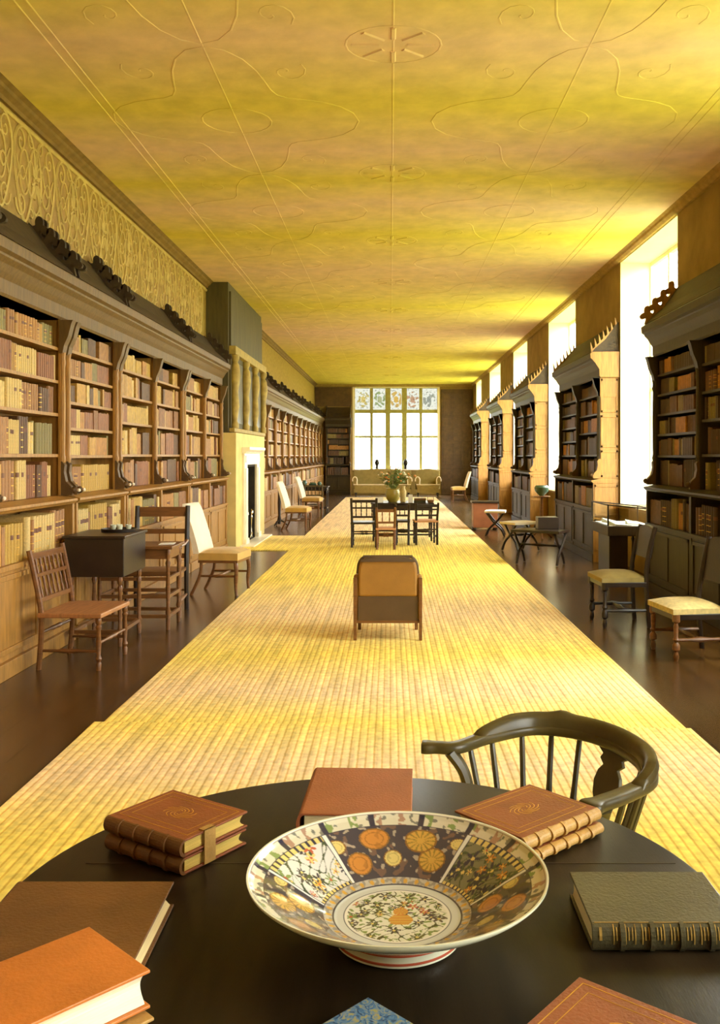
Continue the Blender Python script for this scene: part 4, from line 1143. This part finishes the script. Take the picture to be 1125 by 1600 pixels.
for s in (-1, 1):
    m = MB(); pts = [(-.25, .16), (.25, .16), (.25, .46), (.22, .51), (-.15, .54), (-.25, .56)]
    m.prism(pts, lambda y, z: (s*(W-.045), y, z), lambda y, z: (s*(W+.005), y, z)); m.build('arm', 'chairtan', ac, bevel=.018)
    MB().bar((s*(W-.008), -.262, 0), (s*(W-.008), -.262, .53), .026, .026, w2=.03, h2=.03).build('leg', 'walnut', ac, bevel=.003)
    MB().bar((s*(W-.03), .23, 0), (s*(W-.03), .23, .2), .028, .028, w2=.036, h2=.036).build('leg', 'walnut', ac, bevel=.003)
MB().box((-W+.0, -.265, .145), (W-.0, -.245, .168)).build('bottom_rail', 'walnut', ac, bevel=.003)

# ---------------------------------------------------------------- fireplace-side tables
bxs = thing('box_on_stand', 'black oak box on a turned stand behind the spindle-back chair', 'box', (-2.44, 7.98, 0))
m = MB(); m.box((-.245, -.34, .58), (.245, .34, .90)); m.build('box_body', 'black', bxs, bevel=.006)
m = MB(); m.box((-.26, -.355, .895), (.26, .355, .918)); m.build('lid', 'black', bxs, bevel=.005)
for x in (-.2, .2):
    for y in (-.29, .29):
        MB().turned((x, y, .58), (x, y, 0), TURN, 8).build('leg', 'walnut', bxs)
m = MB()
for y in (-.29, .29): m.bar((-.2, y, .12), (.2, y, .12), .03, .03)
for x in (-.2, .2): m.bar((x, -.29, .12), (x, .29, .12), .03, .03)
m.build('stretcher', 'walnut', bxs)
tr = thing('tray', 'small dark tray of pale cups on the black oak box', 'tray', (-2.38, 8.14, .9195))
MB().lathe([(.13, .004), (.15, 0), (.155, .022), (.15, .024), (.143, .008), (.13, .008)], 28, closed=True).build('rim', 'black', tr)
MB().lathe([(0.0, .001), (.131, .001), (.131, .006), (0, .006)][1:3] + [(.002, .006), (.002, .001)], 28, closed=True).build('plate', 'black', tr)
for k, (x, y) in enumerate([(-.06, .03), (.02, -.05), (.07, .05), (-.02, .08)]):
    c = MB(); c.lathe([(.012, 0), (.022, .01), (.028, .045), (.025, .045), (.019, .012), (.01, .006)], 14, closed=True)
    o = c.build('cup', 'porcelain'); o.location = (-2.38+x, 8.14+y, .9268)
    tag(o, 'small pale cup on the dark tray over the black oak box', 'cup', 'cups on the dark tray')

def frame_table(name, label, cx, cy, W, D, h, wood, rails, group=None, leg=TURN, z0=0, cat='table', apron=.09, top=None):
    o = thing(name, label, cat, (cx, cy, z0), 0, group)
    w, d = W/2, D/2
    MB().box((-w, -d, h-.028), (w, d, h)).build('table_top', top or wood, o, bevel=.006)
    m = MB()
    for s in (-1, 1): m.box((-w+.05, s*(d-.05)-.012, h-.028-apron), (w-.05, s*(d-.05)+.012, h-.029)); m.box((s*(w-.05)-.012, -d+.05, h-.028-apron), (s*(w-.05)+.012, d-.05, h-.029))
    m.build('apron', wood, o)
    for sx in (-1, 1):
        for sy in (-1, 1): MB().turned((sx*(w-.05), sy*(d-.05), h-.03), (sx*(w-.05), sy*(d-.05), 0), leg, 10).build('leg', wood, o)
    for z in rails:
        m = MB()
        for s in (-1, 1): m.bar((-w+.05, s*(d-.05), z), (w-.05, s*(d-.05), z), .028, .032); m.bar((s*(w-.05), -d+.05, z), (s*(w-.05), d-.05, z), .028, .032)
        m.build('stretcher', wood, o, bevel=.003)
    return o
frame_table('gate_leg_table', 'small gate-leg table with many stretchers between the black box and the open armchair', -2.33, 8.64, .72, .52, .76, 'walnut', (.12, .30, .46))
ck = thing('casket', 'dark green casket with gilt lock on the small gate-leg table', 'casket', (-2.46, 8.60, .7608))
MB().box((-.12, -.09, 0), (.12, .09, .09)).build('casket_body', 'greenbook', ck, bevel=.004)
m = MB(); m.prism([(-.092, .091), (.092, .091), (.085, .11), (.05, .128), (-.05, .128), (-.085, .11)], lambda y, z: (-.122, y, z), lambda y, z: (.122, y, z)); m.build('lid', 'greenbook', ck)
m = MB(); m.box((-.02, -.095, .05), (.02, -.091, .10)); m.box((.121, -.015, .03), (.125, .015, .09)); m.build('lock_plate', 'gold', ck)
pp = MB(); pp.add([(-2.13, 8.52, .762), (-2.0, 8.55, .762), (-2.02, 8.74, .762), (-2.15, 8.71, .762), (-2.13, 8.52, .765), (-2.0, 8.55, .766), (-2.02, 8.74, .765), (-2.15, 8.71, .764)], [(3,2,1,0),(4,5,6,7),(0,1,5,4),(1,2,6,5),(2,3,7,6),(3,0,4,7)])
tag(pp.build('papers', 'sheet'), 'loose pale papers on the corner of the small gate-leg table', 'papers')

far_t = frame_table('side_table', 'far dark side table with green things on it, beyond the white-backed chairs', -2.12, 25.6, .85, .7, .74, 'black', (.14,))
for k, (x, y, r_, h_) in enumerate([(-2.36, 25.5, .07, .16), (-2.14, 25.6, .11, .10), (-1.95, 25.5, .06, .13)]):
    v = MB(); v.lathe([(r_*.5, 0), (r_*.9, h_*.3), (r_, h_*.6), (r_*.6, h_*.9), (r_*.7, h_), (r_*.5, h_), (r_*.4, h_*.5)], 16, closed=True)
    o = v.build('green_jar', 'greenglaze'); o.location = (x, y, .7415)
    tag(o, ['tall green jar on the far dark side table, nearest the bookcase', 'wide low green jar in the middle of the far dark side table', 'slim green jar at the matting end of the far side table'][k], 'jar', 'green jars on the far side table')
spindle_chair('spindle_chair', 'dark chair tucked at the near end of the far dark side table', (-2.05, 25.0, 0), face(0, 1), 'chairdark', W=.5, D=.42, bh=.82, ns=4, tiers=1)
ps = thing('pole_stand', 'slim dark pole stand against the bookcase beyond the fireplace', 'stand', (-2.5, 20.9, 0))
MB().turned((0, 0, .04), (0, 0, 1.0), [(0, .03), (.1, .05), (.2, .03), (.5, .04), (.8, .028), (.95, .05), (1, .06)], 10).build('pole', 'black', ps)
for k in range(3):
    a = 2*PI*k/3; MB().tube([(0, 0, .14), (.1*math.cos(a), .1*math.sin(a), .09), (.18*math.cos(a), .18*math.sin(a), .015)], [.022, .02, .015], 7).build('foot', 'black', ps)

# ---------------------------------------------------------------- fireplace
fp = thing('fireplace', 'white marble fireplace with dark hearth opening on the chimney breast', 'fireplace', (WL+.005, 17.25, 0))
fx = .545                                   # front of the block, out from the wall
m = MB()
m.box((0, -1.75, 0), (fx-.03, -.75, 1.965)); m.box((0, .45, 0), (fx-.03, 1.75, 1.965)); m.box((0, -.75, 1.42), (fx-.03, .45, 1.965)); m.build('stone_block', 'stone', fp)
m = MB(); m.box((.001, -.75, .0), (.06, .45, 1.42)); m.box((.06, -.7495, .03), (.51, -.70, 1.42)); m.box((.06, .40, .03), (.51, .4495, 1.42)); m.box((.06, -.70, 1.38), (.51, .40, 1.42)); m.box((.06, -.7, 0.001), (fx-.03, .4, .03)); m.build('firebox', 'soot', fp)
for y0, y1 in ((-1.06, -.75), (.45, .76)):
    m = MB(); m.box((fx-.03, y0, 0), (fx+.01, y1, 1.42)); m.box((fx+.01, y0+.05, .12), (fx+.03, y1-.05, 1.36)); m.box((fx+.01, y0-.01, 0), (fx+.045, y1+.01, .12)); m.build('jamb', 'marble', fp, bevel=.006)
m = MB(); m.box((fx-.03, -1.06, 1.42), (fx+.01, .76, 1.62)); m.box((fx+.01, -.98, 1.46), (fx+.03, .68, 1.58)); m.build('lintel', 'marble', fp, bevel=.006)
sh = [(fx-.03, 1.62), (fx+.03, 1.62), (fx+.05, 1.65), (fx+.09, 1.67), (fx+.11, 1.69), (fx+.11, 1.73), (fx-.03, 1.73)]
m = MB(); m.prism(sh, lambda d, z: (d, -1.14, z), lambda d, z: (d, .84, z)); m.build('mantel_shelf', 'marble', fp)
m = MB(); m.box((fx-.03, -1.35, .001), (fx+.22, 1.05, .035)); m.build('hearth_slab', 'marble', fp, bevel=.006)
om = thing('overmantel', 'carved dark overmantel with three posts over the fireplace', 'overmantel', (CBX+.002, 17.6, 0))
m = MB(); m.box((0, -1.9, 1.97), (.03, 1.9, 4.36)); m.build('panel', 'chimney', om)
for y in (-1.75, -.55, .6, 1.75):
    m = MB(); m.turned((.07, y, 2.05), (.07, y, 3.3), [(0, .07), (.06, .07), (.1, .045), (.3, .08), (.5, .06), (.7, .10), (.85, .08), (.9, .05), (.95, .08), (1, .08)], 10); m.build('post', 'olivepost', om)
m = MB(); m.box((0, -1.93, 3.3), (.12, 1.93, 3.44)); m.box((0, -1.93, 1.98), (.10, 1.93, 2.05)); m.build('rail', 'olivepost', om, bevel=.01)
for y in (-1.15, .02, 1.18):
    m = MB(); m.box((.03, y-.42, 2.15), (.045, y+.42, 3.2)); m.build('field', 'greenbook', om)
for k, y in enumerate((-.42, .12)):
    a = thing('andiron', ['steel andiron in the hearth opening, nearer of the two', 'steel andiron in the hearth opening, farther of the two'][k], 'andiron', (WL+.005+.36, 17.25+y, .031), 0, 'andirons in the fireplace')
    MB().turned((.13, 0, .06), (.13, 0, .55), [(0, .018), (.1, .03), (.2, .014), (.6, .016), (.7, .03), (.78, .014), (.86, .04), (.95, .03), (1, .004)], 10).build('shaft', 'steel', a)
    MB().tube(poly_spline([(.13, -.1, 0.014), (.13, -.07, .05), (.13, 0, .075), (.13, .07, .05), (.13, .1, 0.014)], 4), .013, 7).build('foot', 'steel', a)
    MB().bar((.13, 0, .08), (-.2, 0, .08), .02, .02).build('billet_bar', 'iron', a)

# ---------------------------------------------------------------- table group in the middle of the gallery
ZM = .0165
mt = frame_table('writing_table', 'dark table in the middle of the gallery carrying the flowers', .22, 17.4, 1.16, .95, .70, 'black', (.12,), z0=ZM, apron=.11)
spindle_chair('spindle_chair', 'dark spindle-back chair at the middle table, nearest the fireplace side', (-.45, 16.02, ZM), face(0, 1), 'black', W=.46, D=.44, bh=.84, ns=4, group='chairs round the middle table')
spindle_chair('spindle_chair', 'small rose-seated chair at the near side of the middle table', (-.075, 15.62, ZM), face(0, 1), 'walnut', W=.34, D=.34, sh=.36, bh=.70, ns=2, tiers=1, seatmat='rose', group='chairs round the middle table')
spindle_chair('spindle_chair', 'dark open-back chair between the rose-seated chair and the table end', (.215, 16.4, ZM), face(.04, 1), 'black', W=.27, D=.38, bh=.72, ns=2, tiers=1, group='chairs round the middle table')
spindle_chair('spindle_chair', 'dark chair with rose seat at the window end of the middle table', (.62, 16.45, ZM), face(-.08, 1), 'black', W=.42, D=.42, bh=.74, ns=2, tiers=2, seatmat='rose', group='chairs round the middle table')
TT = ZM+.7008
jd = thing('flower_pot', 'yellow-green pot of tall spreading flowers on the middle table', 'flowers', (.045, 17.35, TT))
MB().lathe([(.08, 0), (.12, .06), (.14, .16), (.12, .23), (.13, .25), (.115, .25), (.105, .22), (.12, .15), (.07, .02)], 22, closed=True).build('pot', 'ochrepot', jd)
rf = random.Random(3); st = MB(); lf = MB(); bl = MB(); bw = MB()
for k in range(46):
    a = rf.uniform(0, 2*PI); e = rf.uniform(.1, 1.0); ln = rf.uniform(.25, .52)
    tip = Vector((math.cos(a)*e*.40+.08, math.sin(a)*e*.3, .2+ln*(1.05-.45*e)))
    mid = Vector((tip.x*.4, tip.y*.4, .2+(tip.z-.2)*.65))
    st.tube(poly_spline([(0, 0, .16), mid, tip], 4), .004, 5)
    for q in range(5):
        c = mid.lerp(tip, rf.random())+Vector((rf.uniform(-.04, .04), rf.uniform(-.04, .04), rf.uniform(-.04, .04)))
        d = Vector((rf.uniform(-1, 1), rf.uniform(-1, 1), rf.uniform(-.3, .8))).normalized()*.045; s_ = d.orthogonal().normalized()*.016
        lf.add([c-d, c+s_, c+d, c-s_, c+Vector((0, 0, .004))], [(0, 1, 4), (1, 2, 4), (2, 3, 4), (3, 0, 4), (3, 2, 1, 0)])
    (bl if k % 3 else bw).ball(tip, rf.uniform(.014, .03), 7, 5, sc=(1, 1, .7))
st.build('stems', 'leaf', jd); lf.build('leaves', 'leaf', jd)['kind'] = 'stuff'; bl.build('blossoms', 'blossom', jd); bw.build('white_blossoms', 'white', jd)
v = MB(); v.lathe([(.04, 0), (.05, .01), (.055, .12), (.06, .2), (.035, .26), (.045, .30), (.035, .30), (.025, .26), (.045, .18), (.03, .02)], 18, closed=True)
o = v.build('cream_vase', 'cream'); o.location = (.235, 17.2, TT); tag(o, 'tall cream vase beside the flower pot on the middle table', 'vase')
for k, (x, y, w_, h_, lab) in enumerate([(-.2, 17.05, .14, .10, 'white card standing on the middle table, fireplace side of the flowers'), (.37, 17.05, .08, .15, 'tall white card standing on the middle table, window side of the flowers')]):
    m = MB(); m.add([(-w_/2, -.03, 0), (w_/2, -.03, 0), (w_/2, 0, h_), (-w_/2, 0, h_), (-w_/2, .03, 0), (w_/2, .03, 0), (-w_/2, -.027, 0), (w_/2, -.027, 0), (w_/2, .027, 0), (-w_/2, .027, 0), (w_/2, 0, h_-.006), (-w_/2, 0, h_-.006)],
        [(0, 1, 2, 3), (5, 4, 3, 2), (6, 11, 10, 7), (8, 10, 11, 9), (0, 6, 7, 1), (4, 5, 8, 9), (0, 3, 11, 6), (1, 7, 10, 2), (3, 4, 9, 11), (2, 10, 8, 5)])
    o = m.build('folded_card', 'sheet'); o.location = (x, y, TT); tag(o, lab, 'card')
for k, (x, z, c) in enumerate([(.54, 0, 'greenbook'), (.545, .0415, 'brownbook')]):
    b = book('leather_book', ['lower book of the small pile at the window end of the middle table', 'upper book of the small pile at the window end of the middle table'][k], (x, 17.1), PI/2, .22, .16, .04, TT+z, c, bands=0, panel=False)
bk = thing('basket', 'small brown basket at the window-end corner of the middle table', 'basket', (.735, 16.99, TT))
MB().lathe([(.05, 0), (.065, .05), (.06, .055), (.047, .006)], 16, closed=True).build('basket_wall', 'walnut', bk)
MB().tube([(.06*math.cos(a), 0, .05+.11*math.sin(a)) for a in [PI*i/10 for i in range(11)]], .005, 6).build('handle', 'walnut', bk)

# ---------------------------------------------------------------- settees under the end window
def settee(label, x0, x1, y0, group):
    o = thing('settee', label, 'settee', ((x0+x1)/2, y0, .0165), 0, group); w = (x1-x0)/2
    st_ = MB().cushion((-w+.1, -.36, .30), (w-.1, .26, .47), .05).build('seat', 'olive', o, sharp=60)
    m = MB(); pts = []
    for i in range(13):
        u = i/12*2-1; pts.append((u*w, .98+.08*math.cos(u*PI/2)))
    m.prism([(-w, .26)] + pts + [(w, .26)], lambda x, z: (x, .24+.06*z, z), lambda x, z: (x, .34+.06*z, z)); m.build('back', 'olive', o, bevel=.02)
    m = MB(); m.box((-w+.04, -.34, .16), (w-.04, .3, .30)); m.build('seat_base', 'olive', o)
    m = MB(); m.box((-w+.02, -.375, .455), (w-.02, -.345, .485)); m.build('white_piping', 'white', st_)
    for s in (-1, 1):
        m = MB(); pts = [(.02, .3)] + [(.02+.10*math.cos(a), .62+.14*math.sin(a)) for a in [PI*i/8 for i in range(9)]] + [(-.07, .3)]
        m.prism([(s*(w-.09+p), z) for p, z in pts], lambda x, z: (x, -.34, z), lambda x, z: (x, .28, z)); am = m.build('arm', 'olive', o, bevel=.01)
        sc_ = [(s*(w-.07+.085*math.cos(a)), -.348, .63+.13*math.sin(a)) for a in [PI*(i/10*1.25-.1) for i in range(11)]] + [(s*(w-.15), -.348, .46)]
        MB().tube(poly_spline(sc_, 2), .022, 7).build('arm_piping', 'white', am)
        for y in (-.3, .25): MB().turned((s*(w-.1), y, .17), (s*(w-.1), y, 0), [(0, .03), (.4, .035), (1, .018)], 8).build('leg', 'black', o)
    return o
settee('long olive settee under the end window, fireplace end', -1.42, .80, 35.5, 'olive settees under the end window')
settee('shorter olive settee under the end window, window-wall end', .96, 1.90, 35.5, 'olive settees under the end window')
for k, x in enumerate((-.55, .62)):
    u = thing('finial_urn', ['dark urn on the end window sill, nearer the fireplace side', 'dark urn on the end window sill, nearer the side windows'][k], 'urn', (x, 37.98, 1.032), 0, 'urns on the end window sill')
    MB().lathe([(.06, 0), (.06, .02), (.025, .05), (.03, .10), (.09, .20), (.10, .28), (.07, .34), (.08, .36), (.06, .36), (.05, .3)], 18, closed=True).build('urn_body', 'iron', u)
    MB().lathe([(.002, .43), (.02, .42), (.03, .39), (.075, .362), (.07, .358), (.002, .358)], 18).build('lid', 'iron', u)

# ---------------------------------------------------------------- window side
dc = thing('display_case', 'table display case with raised glass lid in the nearest window', 'display case', (2.95, 11.75, 0))
m = MB(); m.box((-.30, -.45, .60), (.30, .45, .72)); m.build('case_box', 'oakshade', dc, bevel=.006)
m = MB(); m.box((-.27, -.42, .7205), (.27, .42, .724)); m.build('lining', 'sheet', dc)
m = MB(); m.box((-.25, -.30, 0), (-.02, .30, .60)); m.build('pedestal', 'black', dc, bevel=.006)
for y in (-.38, .38): MB().turned((.22, y, .6), (.22, y, 0), TURN, 8).build('leg', 'oakshade', dc)
m = MB()
for a, b in (((-.30, -.45, .724), (-.30, -.45, .98)), ((.30, -.45, .724), (.30, -.45, .92)), ((-.30, .45, .724), (-.30, .45, .98)), ((.30, .45, .724), (.30, .45, .92)), ((-.30, -.45, .98), (.30, -.45, .92)), ((-.30, .45, .98), (.30, .45, .92)), ((-.30, -.45, .98), (-.30, .45, .98)), ((.30, -.45, .92), (.30, .45, .92))): m.bar(a, b, .016, .016)
m.build('glazing_frame', 'iron', dc)
m = MB(); m.box((-.299, -.44, .724), (-.295, .44, .975)); m.box((-.29, -.449, .724), (.29, -.445, .93)); m.build('case_glass', 'caseglass', dc)
for k, (x, y, r_) in enumerate([(2.83, 11.45, .1), (3.06, 11.62, -.1), (2.86, 11.95, .1)]):
    m = MB(); m.add([(-.10, -.13, 0), (.10, -.13, 0), (.10, .13, .0), (-.10, .13, 0), (-.10, -.13, .02), (.10, -.13, .004), (.10, .13, .004), (-.10, .13, .05)], [(3,2,1,0),(4,5,6,7),(0,1,5,4),(1,2,6,5),(2,3,7,6),(3,0,4,7)])
    o = m.build('manuscript', 'sheet'); o.location = (x, y, .7245); o.rotation_euler = (0, 0, r_)
    tag(o, ['curling white manuscript at the near end of the display case', 'curling white manuscript in the middle of the display case', 'curling white manuscript at the far end of the display case'][k], 'paper', 'manuscripts in the display case')

def cross_stool(label, cx, cy, rz, L, Wd, h, topm, wood, group=None):
    o = thing('cross_frame_stool', label, 'stool', (cx, cy, 0), rz, group)
    MB().cushion((-L/2, -Wd/2, h-.05), (L/2, Wd/2, h), .015).build('seat', topm, o, sharp=60)
    for s in (-1, 1):
        x = s*(L/2-.06)
        for q in (-1, 1):
            MB().tube(poly_spline([(x+q*.02, q*Wd*.42, h-.05), (x+q*.02, q*.03, h*.56), (x+q*.02, -q*Wd*.28, h*.3), (x+q*.02, -q*Wd*.45, 0.015)], 5), .019, 8).build('leg', wood, o)
    MB().turned((-L/2+.05, 0, h*.54), (L/2-.05, 0, h*.54), [(0, .018), (.3, .014), (.5, .024), (.7, .014), (1, .018)], 8).build('stretcher', wood, o)
    return o
cross_stool('dark cross-frame stool with curved legs standing past the display case', 2.18, 13.5, math.radians(-32), .74, .42, .52, 'black', 'black', 'cross-frame stools')
cross_stool('cross-frame stool with pale seat behind the dark one', 2.16, 15.4, math.radians(30), .55, .42, .50, 'white', 'black', 'cross-frame stools')
cross_stool('small cross-frame stool with white seat, farthest along the window wall', 2.06, 18.2, math.radians(80), .5, .40, .52, 'white', 'black', 'cross-frame stools')
b = MB(); b.box((-.15, -.12, 0), (.15, .12, .17)); o = b.build('black_box', 'black', bevel=.006); o.location = (2.28, 13.5, .5205); tag(o, 'small black box on the dark cross-frame stool', 'box')
ch = thing('low_chest', 'low red-brown chest with dark top beside the far matting edge', 'chest', (2.02, 19.9, 0))
MB().box((-.26, -.2, .05), (.26, .2, .57)).build('chest_body', 'rosewood', ch, bevel=.006)
MB().box((-.29, -.23, .57), (.29, .23, .61)).build('chest_top', 'black', ch, bevel=.005)
for x in (-.22, .22):
    for y in (-.16, .16): MB().lathe([(.02, 0), (.035, .02), (.03, .05)], 10, (x, y, 0)).build('foot', 'black', ch)
ts = thing('tripod_stand', 'slender tripod stand in the second window in view', 'stand', (2.86, 17.55, 0))
MB().turned((0, 0, .15), (0, 0, .80), [(0, .03), (.1, .05), (.2, .025), (.6, .03), (.9, .02), (1, .03)], 10).build('column', 'walnut', ts)
MB().lathe([(.02, .79), (.16, .80), (.165, .815), (.02, .818)], 22).build('stand_top', 'walnut', ts)
for k in range(3):
    a = 2*PI*k/3+.4; MB().tube(poly_spline([(0, 0, .2), (.1*math.cos(a), .1*math.sin(a), .13), (.22*math.cos(a), .22*math.sin(a), .02)], 4), .02, 7).build('foot', 'walnut', ts)
v = MB(); v.lathe([(.04, 0), (.06, .02), (.13, .09), (.14, .16), (.11, .2), (.10, .2), (.125, .15), (.115, .095), (.03, .02)], 20, closed=True)
o = v.build('green_bowl', 'greenglaze'); o.location = (2.86, 17.55, .8185); tag(o, 'green glazed bowl on the slender tripod stand in the second window', 'bowl')
# ---------------------------------------------------------------- light and camera
w = bpy.data.worlds.new('sky'); sc.world = w; w.use_nodes = True
nt = w.node_tree; N, L = nt.nodes, nt.links
bg = N['Background']
tc = N.new('ShaderNodeTexCoord'); sep = N.new('ShaderNodeSeparateXYZ'); L.new(tc.outputs['Generated'], sep.inputs[0])
mr = N.new('ShaderNodeMapRange'); mr.inputs['From Min'].default_value = -1; mr.inputs['From Max'].default_value = 1
L.new(sep.outputs['Z'], mr.inputs['Value'])
cr = N.new('ShaderNodeValToRGB')
cr.color_ramp.elements[0].position = .46; cr.color_ramp.elements[0].color = (.50, .51, .37, 1)
cr.color_ramp.elements[1].position = .52; cr.color_ramp.elements[1].color = (.97, 1, .94, 1)
L.new(mr.outputs[0], cr.inputs['Fac']); L.new(cr.outputs[0], bg.inputs['Color'])
bg.inputs['Strength'].default_value = SKY
def portal(name, loc, rot, sx, sy):
    l = bpy.data.lights.new(name, 'AREA'); l.shape = 'RECTANGLE'; l.size = sx; l.size_y = sy
    l.cycles.is_portal = True
    o = bpy.data.objects.new(name, l); col.objects.link(o); o.location = loc; o.rotation_euler = rot
for i, (a, b) in enumerate(WIN):
    portal('daylight_%d' % i, (WR+.52, (a+b)/2, (SILL+HEAD)/2), (0, PI/2, 0), HEAD-SILL, b-a)
portal('daylight_end', ((EW[0]+EW[1])/2, YE+.46, (EW[2]+EW[3])/2), (PI/2, 0, PI), EW[1]-EW[0], EW[3]-EW[2])

cam = bpy.data.cameras.new('camera'); co = bpy.data.objects.new('camera', cam); col.objects.link(co)
co.location = (0, 0, 1.58); co.rotation_euler = (PI/2, 0, 0)
cam.sensor_fit = 'VERTICAL'; cam.sensor_height = 36; cam.lens = 36*1450/1600
cam.shift_x = -(610-562.5)/1600; cam.shift_y = -(800-712)/1600
cam.clip_start = .05; cam.clip_end = 400
sc.camera = co
vs = sc.view_settings
vs.view_transform = 'Standard'; vs.look = 'None'; vs.gamma = 1; vs.exposure = EXPO; vs.use_curve_mapping = False
sc.cycles.use_denoising = True
sc.cycles.max_bounces = 10; sc.cycles.diffuse_bounces = 7; sc.cycles.glossy_bounces = 4; sc.cycles.transparent_max_bounces = 12
sc.cycles.caustics_reflective = False; sc.cycles.caustics_refractive = False
